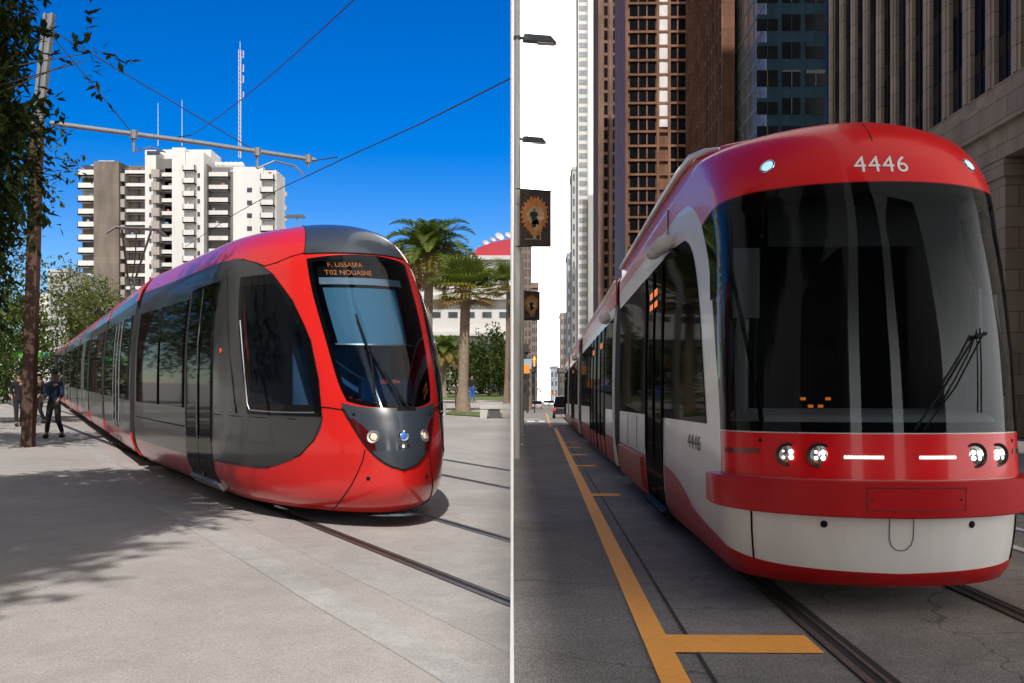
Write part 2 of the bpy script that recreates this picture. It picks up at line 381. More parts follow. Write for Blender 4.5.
m.box(-.03,.6,1.25,1.35,1.3,1.62)
m.build('dashboard',M_inter_b,tramL)
m=MB()
m.box(-1.1,1.1,4.2,4.26,.3,2.9); m.box(-1.05,1.05,2.6,4.2,.55,.6); m.box(-.45,.45,1.2,2.6,.55,.6); m.box(-.8,.8,2.6,4.2,2.9,2.95)
m.build('cab_bulkhead',M_inter_b,tramL)
m=MB(); m.box(-.62,.62,2.0,2.04,.7,2.0); m.build('blue_backing',M_inter_b,tramL)  # added panel in reflected-sky blue, placed where the sun reaches it
m=MB(); m.box(-.28,.28,2.3,2.75,.75,1.0); m.hexa([(-.28,2.7,1.0),(.28,2.7,1.0),(.28,2.85,1.0),(-.28,2.85,1.0)],[(-.22,2.9,1.9),(.22,2.9,1.9),(.22,3.0,1.9),(-.22,3.0,1.9)]); m.build('driver_seat',M_inter,tramL,bevel=.04)
# roof cap over the windscreen
m=MB(); panel(m,S,lambda i,j:((-1+2*j)*(.345-.03*i),3.075+.475*i),16,24,.006,.01); m.build('roof_cap',M_nosegrey,tramL,True)
def seam_part(par,S,pts,r,off=.004):
    m=MB(); seam(m,S,pts,r,off); return m.build('body_seam',M_black,par,True)
seam_part(tramL,S,[(.348*(-1+2*k/30),3.066) for k in range(31)],.008,.004); seam_part(tramL,S,[(-.345+.03*k/12,3.07+.47*k/12) for k in range(13)],.006,.005); seam_part(tramL,S,[(.345-.03*k/12,3.07+.47*k/12) for k in range(13)],.006,.005)
for sg_ in (-1,1):
    seam_part(tramL,S,[(sg_*a,b) for a,b in ((.385,1.31),(.35,1.305),(.31,1.29),(.27,1.28))],.007)
    seam_part(tramL,S,[(sg_*a,b) for a,b in ((.215,.86),(.225,.75),(.25,.6),(.27,.5),(.29,.42),(.31,.34),(.325,.28),(.335,.23),(.345,.18))],.006)
    seam_part(tramL,S,[(sg_*a,b) for a,b in ((.345,3.08),(.42,3.04),(.5,2.98),(.57,2.95),(.62,3.0))],.006)
# grey nose mask
shw=cv([(.655,.0),(.665,.035),(.70,.095),(.80,.165),(.95,.222),(1.1,.255),(1.3,.292)])
m=MB(); panel(m,S,lambda i,j:((-1+2*j)*shw(.655+.655*i),.655+(.645+.06*(-1+2*j)**4)*i),26,26,.012,.02); mask=m.build('nose_mask',M_nosegrey,tramL,True)
m=MB(); pts=[(-shw(.655+.645*(1-k/20)),.655+.645*(1-k/20)) for k in range(21)]; seam(m,S,pts+[(-a,b) for a,b in pts[::-1]],.011,.008); m.build('mask_edge',M_black,mask,True)
for sg_ in (-1,1):
    m=MB(); panel(m,S,lambda i,j:(sg_*(shw(.86+.33*i)-.006-(.052*math.sin(PI*min(1,.15+i*.75)))*j),.86+.33*i),8,6,.018,.01); m.build('tail_lamp',mat('dark_red_lens',(.07,.004,.006),.15,coat=.5),tramL,True)
    m=MB(); disc_on(m,S,sg_*.172,1.0,.070,.022,.03,0,24,.046); hl=m.build('headlight',M_alu,tramL,True)
    m=MB(); disc_on(m,S,sg_*.172,1.0,.042,.012,.02,0,20); m.build('lens',M_lampwarm,hl,True)
    m=MB(); disc_on(m,S,sg_*.245,1.235,.02,.016,.02,0,12); disc_on(m,S,sg_*.2,.56,.022,.006,.02,0,12); m.build('sensor',M_black,tramL,True)
m=MB(); disc_on(m,S,0,1.01,.06,.02,.02,0,24,.042); em=m.build('emblem',M_chrome,tramL,True)
m=MB(); disc_on(m,S,0,1.01,.043,.016,.015,0,20); m.build('emblem_field',mat('emblem_blue',(.05,.16,.5),.3),em,True)
m=MB(); quad_in(m,S,-.04,.04,.885,.92,.02,0,4,.01); m.build('name_plate',M_chrome,em)
# wipers
m=MB(); m.tube([S.p(.06,1.30,.03),S.p(-.03,1.56,.06),S.p(-.095,1.86,.06)],[.014,.012,.009],8); m.tube([S.p(.02,1.31,.03),S.p(-.05,1.6,.06),S.p(-.09,1.84,.06)],.008,6)
m.tube([S.p(-.125,1.45,.03),S.p(-.105,1.86,.035),S.p(-.13,2.32,.03)],.011,6); m.tube([S.p(-.07,1.78,.05),S.p(-.095,1.88,.06),S.p(-.115,1.9,.04)],.012,6)
m.build('wiper',M_black,tramL,True)
m=MB(); quad_in(m,S,-.02,.12,1.275,1.31,.02,0,6,.012); m.build('wiper_well',M_black,tramL,True)
# sides
def side_fn(za,zbq,ua,ub): return lambda i,j:(ua(za+(zbq-za)*i)+(ub(za+(zbq-za)*i)-ua(za+(zbq-za)*i))*j,za+(zbq-za)*i)
for sg_ in (-1,1):
    P=lambda f:(lambda i,j:(sg_*f(i,j)[0],f(i,j)[1]))
    # side cladding in pieces round the cab window opening
    m=MB()
    panel(m,S,P(side_fn(.545,1.22,lambda z:rb(z),lambda z:1.999)),16,40,.006,.012)
    panel(m,S,P(side_fn(1.22,2.82,lambda z:.722,lambda z:1.999)),12,30,.006,.012)
    panel(m,S,P(side_fn(2.82,3.10,lambda z:rb(z),lambda z:1.999)),12,40,.006,.012)
    m.build('side_panel',M_anth,tramL,True)
    fcw=P(side_fn(1.205,2.84,lambda z:rb(z)+.004,lambda z:.728+.03*math.sin(PI*(z-1.2)/1.64)))
    m=MB(); panel(m,S,fcw,24,14,.012,.006); cw=m.build('cab_window',M_glass_r,tramL,True)
    m=MB(); frame_panel(m,S,fcw,.075,.014,.014,24); m.build('window_frame',M_blackgl,cw,True)
    m=MB(); seam(m,S,[(sg_*a,b) for a,b in ((.74,2.3),(.742,1.95),(.735,1.6),(.725,1.32),(.71,1.25),(.6,1.24),(.5,1.24),(.41,1.245))],.008,.02); m.build('window_trim',M_alu,cw,True)
    m=MB(); seam(m,S,[(sg_*a,b) for a,b in ((.84,2.9),(.845,2.2),(.83,1.6),(.80,1.2))],.007,.012); seam(m,S,[(sg_*S.uy(y,1.17),1.17) for y in (1.0,1.6,2.2,2.8,3.05)],.005,.010); seam(m,S,[(sg_*(rb(z)-.0),z) for z in (.6,.78,.95,1.17,1.6,2.04,2.5,2.84,3.0,3.08)],.006,.008); m.build('panel_gap',M_black,tramL,True)
    m=MB(); disc_on(m,S,sg_*S.uy(2.75,1.95),1.95,.035,.012,.02,0,12); m.build('side_marker',mat('orange_marker',(.7,.08,.02),.3),tramL,True)
    yz=lambda y0_,y1_,z0_,z1_:P(side_fn(z0_,z1_,lambda z:S.uy(y0_,z),lambda z:S.uy(y1_,z)))
    for d,(ya,yb) in enumerate(((3.16,3.96),(3.99,4.80))):
        m=MB(); panel(m,S,yz(ya,yb,.30,2.84),14,4,.012,.012); dr=m.build('door',M_blackgl,tramL,True)
        m=MB()
        for yy in (ya+.02,yb-.02): seam(m,S,[(sg_*S.uy(yy,z),z) for z in (.32,.9,1.5,2.1,2.8)],.012,.016)
        m.build('door_frame',M_alu if d else M_under,dr,True)
    m=MB(); panel(m,S,yz(3.1,4.86,.22,.30),2,4,.05,.06); m.build('door_step',M_alu,tramL)
    for ya,yb in ((4.98,6.95),(7.0,9.05)):
        m=MB(); panel(m,S,yz(ya,yb,1.20,2.72),10,4,.012,.012); w_=m.build('window',M_blackgl,tramL,True)
        m=MB()
        for yy in (ya,yb): seam(m,S,[(sg_*S.uy(yy,z),z) for z in (1.2,1.6,2.1,2.72)],.012,.016)
        m.build('window_frame',M_under,w_,True)
    m=MB(); panel(m,S,yz(4.9,9.2,.93,.945),1,8,.009,.01); m.build('rub_strip',M_under,tramL)
m=MB(); m.box(-.95,.95,2.9,9.2,.1,.3); m.box(-.6,.6,1.5,2.9,.12,.3); m.box(-.9,.9,9.0,9.4,.3,3.3); m.build('underframe',M_under,tramL)
# rear sections
DL=R_(3.6)
def rear_pt(x,y,z):
    c,s_=math.cos(DL),math.sin(DL); y=y-9.7
    return (x*c+y*s_,9.7-x*s_+y*c,z)
prof=[(1.08,.16),(1.22,.27),(1.3,.5),(1.325,.7),(1.325,1.2),(1.325,1.5),(1.31,2.1),(1.25,2.7),(1.2,3.0)]
roofp=[(1.2,3.0),(1.13,3.2),(.98,3.4),(.72,3.52),(.4,3.57),(0,3.58)]
def sect_strip(mb,pr,ya,yb,off=0,mi=0,th=0,sides=(-1,1)):
    for sg_ in sides:
        n=len(pr); vs=[rear_pt(sg_*(x+off),y,z) for y in (ya,yb) for x,z in pr]
        mb.add(vs,[(k,k+1,n+k+1,n+k) for k in range(n-1)],mi)
        if th:
            b=[rear_pt(sg_*(x+off-th),y,z) for y in (ya,yb) for x,z in pr]
            mb.add(vs+b,[(0,n,3*n,2*n),(n-1,2*n-1,4*n-1,3*n-1)]+[(k,k+1,2*n+k+1,2*n+k) for k in range(n-1)]+[(n+k,n+k+1,3*n+k+1,3*n+k) for k in range(n-1)],mi)
def prx(z):
    for k in range(len(prof)-1):
        if z<=prof[k+1][1]: 
            f=(z-prof[k][1])/(prof[k+1][1]-prof[k][1]); return prof[k][0]+f*(prof[k+1][0]-prof[k][0])
    return prof[-1][0]
def zband(z0_,z1_,n=5): return [(prx(z0_+(z1_-z0_)*k/n),z0_+(z1_-z0_)*k/n) for k in range(n+1)]
yy=9.95
for k,Ls in enumerate((7.2,6.2,7.2,6.2,7.6,.0,7.6,6.2,7.2,6.0)):
    if Ls==0: yy+=.9; continue
    ya,yb=yy,yy+Ls; yy=yb+.55
    m=MB(); sect_strip(m,zband(.16,.56),ya,yb,0,0); sect_strip(m,zband(.56,3.0),ya,yb,0,1); sect_strip(m,[(x,z) for x,z in roofp[:2]],ya,yb,0,1); sect_strip(m,roofp[1:],ya,yb,0,0)
    for yq in (ya,yb):   # end walls
        pr=prof+roofp[1:]; ring=[rear_pt(x,yq,z) for x,z in pr]+[rear_pt(-x,yq,z) for x,z in pr[::-1][1:]]
        m.add(ring,[tuple(range(len(ring)))],1)
    sec=m.build('rear_section',[M_red_l,M_anth],tramL,True)
    for sd in (-1,1):
        m=MB(); sect_strip(m,zband(.2,3.0,8)+[(1.06,3.2),(.9,3.36)],ya-.45,ya-.05,-.12,0,0,(sd,)); m.build('bellows',M_under,sec)
    if k<6:
        lay=[('window',.35,2.2),('door',2.5,3.25),('door',3.3,4.05),('window',4.3,Ls-.35)] if Ls>7 else [('window',.3,3.0),('window',3.05,Ls-.3)]
    else: lay=[('window',.4,3.2),('door',3.4,4.4),('window',4.6,Ls-.3)]
    for sd in (-1,1):
        m=MB(); sect_strip(m,[(1.2,3.0)]+roofp[1:4],ya-.12,ya+.08,.012,0,.03,(sd,)); m.build('portal_trim',M_red_l,sec)
        m=MB(); sect_strip(m,zband(.2,.62,3),ya-.12,ya+.12,.012,0,.03,(sd,)); m.build('portal_trim',M_red_l,sec)
        for nm,a,b in lay:
            m=MB(); z0_=1.2 if nm=='window' else .32
            sect_strip(m,zband(z0_,2.76,6),ya+a,ya+b,.012,0,.02,(sd,)); w_=m.build(nm,M_blackgl,sec)
            if k<4:
                for q in (a,b):
                    m=MB(); sect_strip(m,zband(z0_,2.76,6),ya+q-.025,ya+q+.025,.02,0,.02,(sd,)); m.build(nm+'_frame',M_alu if nm=='door' else M_under,w_)
m=MB()
for a,b in ((10.2,30),(32,48),(52,70)): 
    for sg_ in (-1,1): m.hexa([rear_pt(-.95,a,.12),rear_pt(.95,a,.12),rear_pt(.95,b,.12),rear_pt(-.95,b,.12)],[rear_pt(-.95,a,.3),rear_pt(.95,a,.3),rear_pt(.95,b,.3),rear_pt(-.95,b,.3)]); break
m.build('underframe',M_under,tramL)
# pantograph
m=MB(); py_=24.0; P3=lambda x,y,z:rear_pt(x,y+py_,z)
m.tube([P3(-.5,-.6,3.6),P3(-.5,.6,3.6)],.06,6); m.tube([P3(.5,-.6,3.6),P3(.5,.6,3.6)],.06,6); m.tube([P3(-.5,.4,3.7),P3(.5,.4,3.7)],.06,6)
m.tube([P3(0,.4,3.7),P3(0,1.3,4.75)],[.10,.07],8)
for sx in (-1,1): m.tube([P3(sx*.12,1.3,4.75),P3(sx*.42,-.3,6.05)],.035,6)
m.tube([P3(0,1.35,4.6),P3(0,.2,5.2),P3(0,-.25,6.0)],.02,6)
for dy in (-.42,-.18):
    m.tube([P3(-.85,dy,5.9),P3(-.6,dy,6.08),P3(.6,dy,6.08),P3(.85,dy,5.9)],.03,6)
m.build('pantograph',mat('pantograph_grey',(.09,.09,.1),.5),tramL,True)
# ================================================================ RIGHT STREETCAR
TR=[(0.22, 1.092, 0.16, 0.98, 2.2), (0.32, 1.1407, 0.08, 0.98, 2.2), (0.62, 1.1797, 0.02, 0.98, 2.2), (0.95, 1.1895, 0.0, 0.98, 2.2), (1.35, 1.1895, 0.03, 0.98, 2.2), (2.0, 1.1895, 0.1, 1.0, 2.2), (2.6, 1.1797, 0.2, 1.02, 2.15), (3.05, 1.17, 0.3, 1.05, 2.1), (3.4, 1.18, 0.42, 1.1, 2.12), (3.68, 1.19, 0.58, 1.25, 2.03), (3.92, 1.19, 0.83, 1.5, 1.92), (4.04, 1.15, 1.13, 1.9, 1.82), (4.09, 0.87, 1.8, 2.2, 1.82), (4.1, 0.02, 2.8, 2.4, 1.82)]
PHI=math.atan(30/F)
tramR=thing('streetcar','tall red and white streetcar with round headlights and number 4446, on the shaded asphalt street','streetcar',(2.72+.0273*8.3,8.3,gr(8.3)),(math.atan(SR),0,-PHI))
S=Surf(TR,13.3)
wsm=cv([(1.3,1.0),(1.6,1.04),(2.2,1.2),(2.8,1.42),(3.3,1.72)])   # half width in nose units / metres beyond the corner
zb=lambda q:1.40; zt=lambda q:3.385-.065*min(1,abs(q))**2
def f_ws(i,j):
    q=-1+2*j; z=zb(q)+(zt(q)-zb(q))*i; return (S.um(q*wsm(z),z),z)
def skipR(u,z): return 1.46<z<3.33 and abs(u)<S.um(wsm(z)-.07,z)
vr=S.v(3.74); vl=S.v(.3)
finish(hull(S,[(0,vr,120,0)],skipR,72,24).build('body',[M_white_r],tramR))
finish(hull(S,[(vr,13,34,0)],None,72,24).build('roof',[M_red_r],tramR))
m=MB(); panel(m,S,f_ws,24,48,.012,.004); ws=m.build('windshield',M_glass_r,tramR,True)
m=MB()
panel(m,S,lambda i,j:f_ws(.04*i,j),2,48,.006,.01); panel(m,S,lambda i,j:f_ws(1-.045*i,j),2,48,.006,.01)
panel(m,S,lambda i,j:f_ws(j,.085*i),3,24,.0075,.01); panel(m,S,lambda i,j:f_ws(j,1-.085*i),3,24,.0075,.01)
panel(m,S,lambda i,j:f_ws(j,.205+.012*i),2,24,.0075,.01); panel(m,S,lambda i,j:f_ws(j,.775+.012*i),2,24,.0075,.01)
m.build('windshield_frame',M_black,ws,True)
# red visor over the windscreen
vis=cv([(3.3,1.72),(3.45,1.86),(3.6,2.08),(3.7,2.4),(3.755,3.1)])
def f_vis(i,j):
    q=-1+2*j; za=zt(q*1.2)-.005; z=za+(3.757-za)*i; return (S.um(q*vis(z),z),z)
m=MB(); panel(m,S,f_vis,18,56,.008,.012); m.build('visor',M_red_r,tramR,True)
# interior
m=MB()
m.hexa([(-1.0,.55,.9),(1.0,.55,.9),(1.1,1.5,.9),(-1.1,1.5,.9)],[(-.95,.6,1.52),(.95,.6,1.52),(1.05,1.45,1.58),(-1.05,1.45,1.58)])
m.build('dashboard',mat('dashboard_grey',(.30,.34,.37),.6,.15,4),tramR,bevel=.05)
m=MB(); m.box(-1.12,1.12,3.4,3.46,.4,3.5); m.box(-1.12,1.12,1.0,3.4,.7,.75); m.box(-1.1,1.1,1.2,3.4,3.45,3.5); m.build('cab_bulkhead',M_inter,tramR)
m=MB(); m.box(-.25,.25,1.9,2.4,1.0,1.25); m.hexa([(-.25,2.35,1.2),(.25,2.35,1.2),(.25,2.5,1.2),(-.25,2.5,1.2)],[(-.2,2.5,2.2),(.2,2.5,2.2),(.2,2.62,2.2),(-.2,2.62,2.2)]); m.build('driver_seat',mat('seat_grey',(.02,.02,.022),.8),tramR,bevel=.05)
m=MB()
for x,z in ((-.62,1.66),(-.42,1.66),(-.56,1.6),(-.48,1.6)): m.box(x-.018,x+.018,.50,.53,z-.012,z+.012)
m.build('dashboard_light',M_led_or,tramR)
m=MB(); m.tube([(-1.0,1.15,1.5),(-1.0,1.12,2.2),(-.97,1.12,2.5)],[.06,.06,.045],10); m.box(-1.08,-.86,1.05,1.1,2.35,2.95); m.build('interior_mirror',mat('mirror_grey',(.11,.12,.13),.4),tramR,True)
m=MB(); m.tube([(.98,1.15,1.5),(1.0,1.12,2.2),(1.0,1.12,2.6)],[.05,.05,.04],10); m.build('grab_pole',mat('pole_dark',(.08,.08,.085),.4),tramR,True)
m=MB(); m.box(-.8,.8,.98,1.0,2.95,3.3); m.build('upper_blind',mat('blind_grey',(.02,.021,.023),.7),tramR)
# nose panel with lamps
m=MB(); panel(m,S,lambda i,j:((-1+2*j)*1.0,1.045+.345*i),8,48,.010,.02); m.build('nose_panel',M_red_r,tramR,True)
for sg_ in (-1,1):
    for x,r in ((.80,.092),(.585,.098)):
        z=1.225; u=S.ux(sg_*x,z)
        m=MB(); disc_on(m,S,u,z,r,.016,.03,0,28,r*.78,True); hl=m.build('headlight',mat('lamp_bezel',(.03,.012,.012),.25),tramR,True)
        m=MB(); disc_on(m,S,u,z,r*.74,.012,.03,0,24,0,True); m.build('reflector',mat('reflector',(.6,.6,.6),.2,metal=.9),hl,True)
        m=MB()
        for dx,dz in ((-.024,.022),(.024,.022),(-.024,-.022),(.024,-.022)):
            m.sphere(S.p(S.ux(sg_*x+dx,z+dz),z+dz,.022),.019,8)
        m.build('lens',M_lamp,hl,True)
    xs=(.13,.42)
    m=MB(); panel(m,S,lambda i,j:(S.ux(sg_*(xs[0]+(xs[1]-xs[0])*j),1.2),1.195+.036*i),2,12,.014,.012); st=m.build('led_strip',mat('led_housing',(.5,.3,.28),.3),tramR,True)
    m=MB()
    for k in range(13):
        x=xs[0]+.012+(xs[1]-xs[0]-.024)*k/12; m.sphere(S.p(S.ux(sg_*x,1.213),1.213,.016),.011,6)
    m.build('led_row',M_lamp,st,True)
    m=MB(); panel(m,S,lambda i,j:(sg_*(.60+.32*j),1.225+.04*i-.008*j),2,10,.014,.012); ind=m.build('turn_indicator',mat('indicator_lens',(.16,.012,.006),.2,coat=.5),tramR,True)
    m=MB(); disc_on(m,S,S.ux(sg_*.98,1.33),1.33,.016,.012,.02,0,12); m.build('sensor',M_black,tramR,True)
    
    z=3.6; u=S.ux(sg_*.83,z); m=MB(); disc_on(m,S,u,z,.07,.012,.03,0,24,.052); mk=m.build('marker_lamp',M_chrome,tramR,True)
    m=MB(); disc_on(m,S,u,z,.055,.008,.02,0,20); m.build('lens',M_lampblue,mk,True)
    m=MB(); disc_on(m,S,S.ux(sg_*.56,.7),.7,.028,.004,.02,0,16); m.build('jack_socket',M_black,tramR,True)
# bumper
def bump(i,j):
    return ((-1+2*j)*1.0,i)
m=MB(); nj=60; rows=[(.80,-.01),(.80,.115),(.81,.125),(1.03,.125),(1.04,.115),(1.04,-.01)]
us=[S.um(-1.11+2.22*j/nj,.9) for j in range(nj+1)]
vs=[S.p(u,z-.035*(1-abs(2*j/nj-1))**1*0+(-.03 if z<.9 else 0)*(1-abs(2*j/nj-1)),o) for z,o in rows for j,u in enumerate(us)]
W=nj+1; nr=len(rows); m.add(vs,[(i*W+j,i*W+j+1,(i+1)*W+j+1,(i+1)*W+j) for i in range(nr-1) for j in range(nj)]+[tuple(i*W for i in range(nr)),tuple(i*W+nj for i in range(nr))])
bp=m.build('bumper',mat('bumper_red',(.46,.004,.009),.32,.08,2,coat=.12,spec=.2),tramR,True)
m=MB(); xa,xb=-.27,.42
seam(m,S,[(S.ux(x,z),z) for x,z in ((xa,.83),(xa,.99),(0,.99),(.2,.99),(xb,.99),(xb,.83),(.2,.83),(0,.83),(xa,.83))],.004,.127); 
for x in (xa+.03,xb-.03): disc_on(m,S,S.ux(x,.91),.91,.01,.128,.01,0,8)
m.build('plate_outline',mat('seam_red',(.08,.004,.006),.5),bp,True)
m=MB()
seam(m,S,[(S.ux(x,z),z) for x,z in ((-.09,.77),(-.09,.6),(-.075,.55),(-.04,.515),(0,.505),(.04,.515),(.075,.55),(.09,.6),(.09,.77))],.004,.002)
m.build('tow_flap_outline',mat('seam_grey',(.1,.1,.1),.6),tramR,True)
def seam_part(par,S,pts,r,off):
    m=MB(); seam(m,S,pts,r,off); return m.build('body_seam',M_black,par,True)
for sg_ in (-1,1): seam_part(tramR,S,[(sg_*.667,z) for z in (.23,.4,.6,.8,.9)],.008,.006)
for sg_ in (-1,1): seam_part(tramR,S,[(sg_*1.0,z) for z in (.9,1.05,1.2,1.38)],.008,.004)
for sg_ in (-1,1): seam_part(tramR,S,[(sg_*S.uy(4.95,z),z) for z in (3.45,3.6,3.74,3.85,3.95)],.008,.004)
seam_part(tramR,S,[(S.ux(-.02,z),z) for z in (3.76,3.85,3.95,4.02,4.06)],.004,.002)
for sg_ in (-1,1):
    for yq in (9.4,11.2): seam_part(tramR,S,[(sg_*S.uy(yq,z),z) for z in (.86,1.1,1.4)],.004,.003)
# red skirt sweeping up along the side
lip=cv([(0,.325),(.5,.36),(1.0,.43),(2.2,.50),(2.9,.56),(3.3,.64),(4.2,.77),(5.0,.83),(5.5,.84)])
for sg_ in (-1,1):
    def f_lip(i,j):
        t=5.45*j if j<1 else 5.45
        # j is spread so that the nose keeps enough columns
        t=j*2*1.0 if j<.5 else 1.0+(j-.5)*2*4.4
        z=.222+(lip(t)-.222)*i; return (S.um(sg_*t,.5),z)
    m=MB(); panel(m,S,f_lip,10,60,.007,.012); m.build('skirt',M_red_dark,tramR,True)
    P=lambda f:(lambda i,j:(sg_*f(i,j)[0],f(i,j)[1]))
    cwr=cv([(1.43,1.86),(1.6,1.9),(2.43,2.12),(3.0,2.42),(3.25,2.66),(3.36,2.95),(3.41,3.5),(3.43,4.2)])
    yz=lambda y0_,y1_,z0_,z1_:P(side_fn(z0_,z1_,lambda z:S.uy(y0_,z),lambda z:S.uy(y1_,z)))
    m=MB(); panel(m,S,P(side_fn(1.43,3.43,lambda z:S.um(cwr(z),z),lambda z:S.uy(5.5,z))),30,14,.009,.012); cw=m.build('cab_window',M_blackgl_side,tramR,True)
    m=MB(); panel(m,S,yz(5.56,7.74,.28,3.42),12,4,.010,.012); dr=m.build('door',M_blackgl_side,tramR,True)
    m=MB()
    for yq in (5.58,6.65,7.72): seam(m,S,[(sg_*S.uy(yq,z),z) for z in (.3,1.0,2.0,2.8,3.4)],.02,.012)
    m.build('door_frame',M_black,dr,True)
    m=MB(); panel(m,S,yz(5.5,7.8,.2,.28),2,4,.10,.11); m.build('door_step',M_black,tramR)
    for ya,yb in ((7.82,10.4),(10.46,13.2)):
        m=MB(); panel(m,S,yz(ya,yb,1.44,3.43),12,4,.009,.012); m.build('window',M_blackgl_side,tramR,True)
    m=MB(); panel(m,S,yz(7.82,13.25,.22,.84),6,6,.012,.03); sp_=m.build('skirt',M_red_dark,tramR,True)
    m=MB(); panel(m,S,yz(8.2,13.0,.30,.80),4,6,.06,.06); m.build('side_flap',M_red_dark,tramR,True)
    # destination sign by the cab
    m=MB(); panel(m,S,yz(6.2,7.3,2.92,3.15),2,2,.014,.006); sgn=m.build('route_sign',M_black,tramR)
    def side_text(mb,txt,size,y,z,off,sx=1.0):
        V,Fc=text_mesh(txt,size); mb.add([S.p(sg_*S.uy(y-sg_*-1*a*sx,z+b),z+b,off) for a,b in V],Fc)
    m=MB(); panel(m,S,yz(6.25,7.25,3.05,3.14),1,1,.018,.004); panel(m,S,yz(6.25,7.25,2.9,2.98),1,1,.018,.004); m.build('sign_face',M_led_or,sgn)
    m=MB(); side_text(m,'4446',.21,2.72,1.22,.006,2.3); m.build('fleet_number',M_letterk,tramR)
    for yq,zq,sc in ((4.55,3.50,1.0),(5.75,3.56,.75)):
        q=S.p(sg_*S.uy(yq,zq),zq,.0)
        m=MB(); a=.10*sc
        m.lathe([(.03*sc,-.02),(a*.8,0),(a*1.1,.06*sc),(a*1.15,.14*sc),(a*1.0,.2*sc),(a*.5,.26*sc),(.01,.28*sc)],14,0)
        m.v=[(q.x+sg_*(z_*.95+.0),q.y+x_*1.5-sg_*0,q.z+y_*.95-z_*.25) for x_,y_,z_ in m.v]
        m.build('camera_pod',mat('pod_white',(.7,.7,.68),.35),tramR,True) if sg_<0 else None
    m=MB(); m.tube([(sg_*q,y,z) for y,q,z in ((2.3,1.0,4.09),(2.7,1.09,4.15),(3.2,1.15,4.20),(4.2,1.17,4.22),(6,1.17,4.24),(13.2,1.17,4.24))],[.012,.03,.04,.04,.04,.04],8); m.build('roof_rail',M_white_r,tramR,True)
m=MB(); K=[(1.75,.55,4.06),(2.1,.86,4.13),(2.5,1.02,4.18),(3.0,1.12,4.23),(3.8,1.15,4.27),(6,1.15,4.30),(13.25,1.15,4.30)]
sec_=lambda w,z:[(-w,3.8),(-w,z-.09),(-w+.05,z-.03),(-w+.14,z),(0,z+.03),(w-.14,z),(w-.05,z-.03),(w,z-.09),(w,3.8)]
vs=[(x,y,z) for y,w,zz in K for x,z in sec_(w,zz)]; m.add(vs,[(i*9+j,i*9+j+1,(i+1)*9+j+1,(i+1)*9+j) for i in range(len(K)-1) for j in range(8)]+[tuple(range(9)),tuple(range((len(K)-1)*9,len(K)*9))])
m.build('roof_shroud',M_red_r,tramR,True)
m=MB(); V,Fc=text_mesh('4446',.205,'CENTER',1.08,0); m.add([S.p(S.ux(a,3.53+b),3.53+b,.012) for a,b in V],Fc); m.build('fleet_number',M_letter,tramR)
m=MB()
m.tube([S.p(S.ux(.10,1.42),1.42,.02),S.p(S.ux(.33,1.75),1.75,.05),S.p(S.ux(.62,2.16),2.16,.05)],.009,6)
m.tube([S.p(S.ux(.17,1.42),1.42,.02),S.p(S.ux(.42,1.75),1.75,.05),S.p(S.ux(.66,2.13),2.13,.05)],.007,6)
m.tube([S.p(S.ux(.60,2.12),2.12,.055),S.p(S.ux(.70,2.16),2.16,.05)],.016,6); m.tube([S.p(S.ux(.67,2.2),2.2,.03),S.p(S.ux(.66,1.9),1.9,.03),S.p(S.ux(.64,1.55),1.55,.03)],.006,6)
m.build('wiper',M_black,tramR,True)
m=MB(); m.box(-.95,.95,1.6,13.2,.14,.36); m.box(-.6,.6,.75,1.6,.16,.36); m.box(-1.1,1.1,13.1,13.3,.3,3.8); m.build('underframe',M_under,tramR)
# rear sections
profR=[(1.09,.22),(1.14,.32),(1.18,.62),(1.19,.95),(1.19,2.0),(1.18,2.6),(1.17,3.05),(1.16,3.4),(1.13,3.68)]
roofR=[(1.13,3.68),(1.13,4.0),(1.12,4.2),(1.0,4.32),(0,4.35)]
def sstrip(mb,pr,ya,yb,off=0,mi=0,th=0,sides=(-1,1)):
    for sg_ in sides:
        n=len(pr); vs=[(sg_*(x+off),y,z) for y in (ya,yb) for x,z in pr]; mb.add(vs,[(k,k+1,n+k+1,n+k) for k in range(n-1)],mi)
        if th:
            b=[(sg_*(x+off-th),y,z) for y in (ya,yb) for x,z in pr]
            mb.add(vs+b,[(0,n,3*n,2*n),(n-1,2*n-1,4*n-1,3*n-1)]+[(k,k+1,2*n+k+1,2*n+k) for k in range(n-1)]+[(n+k,n+k+1,3*n+k+1,3*n+k) for k in range(n-1)],mi)
def prxR(z):
    for k in range(len(profR)-1):
        if z<=profR[k+1][1]:
            f=(z-profR[k][1])/(profR[k+1][1]-profR[k][1]); return profR[k][0]+f*(profR[k+1][0]-profR[k][0])
    return profR[-1][0]
def zbR(a,b,n=6): return [(prxR(a+(b-a)*k/n),a+(b-a)*k/n) for k in range(n+1)]
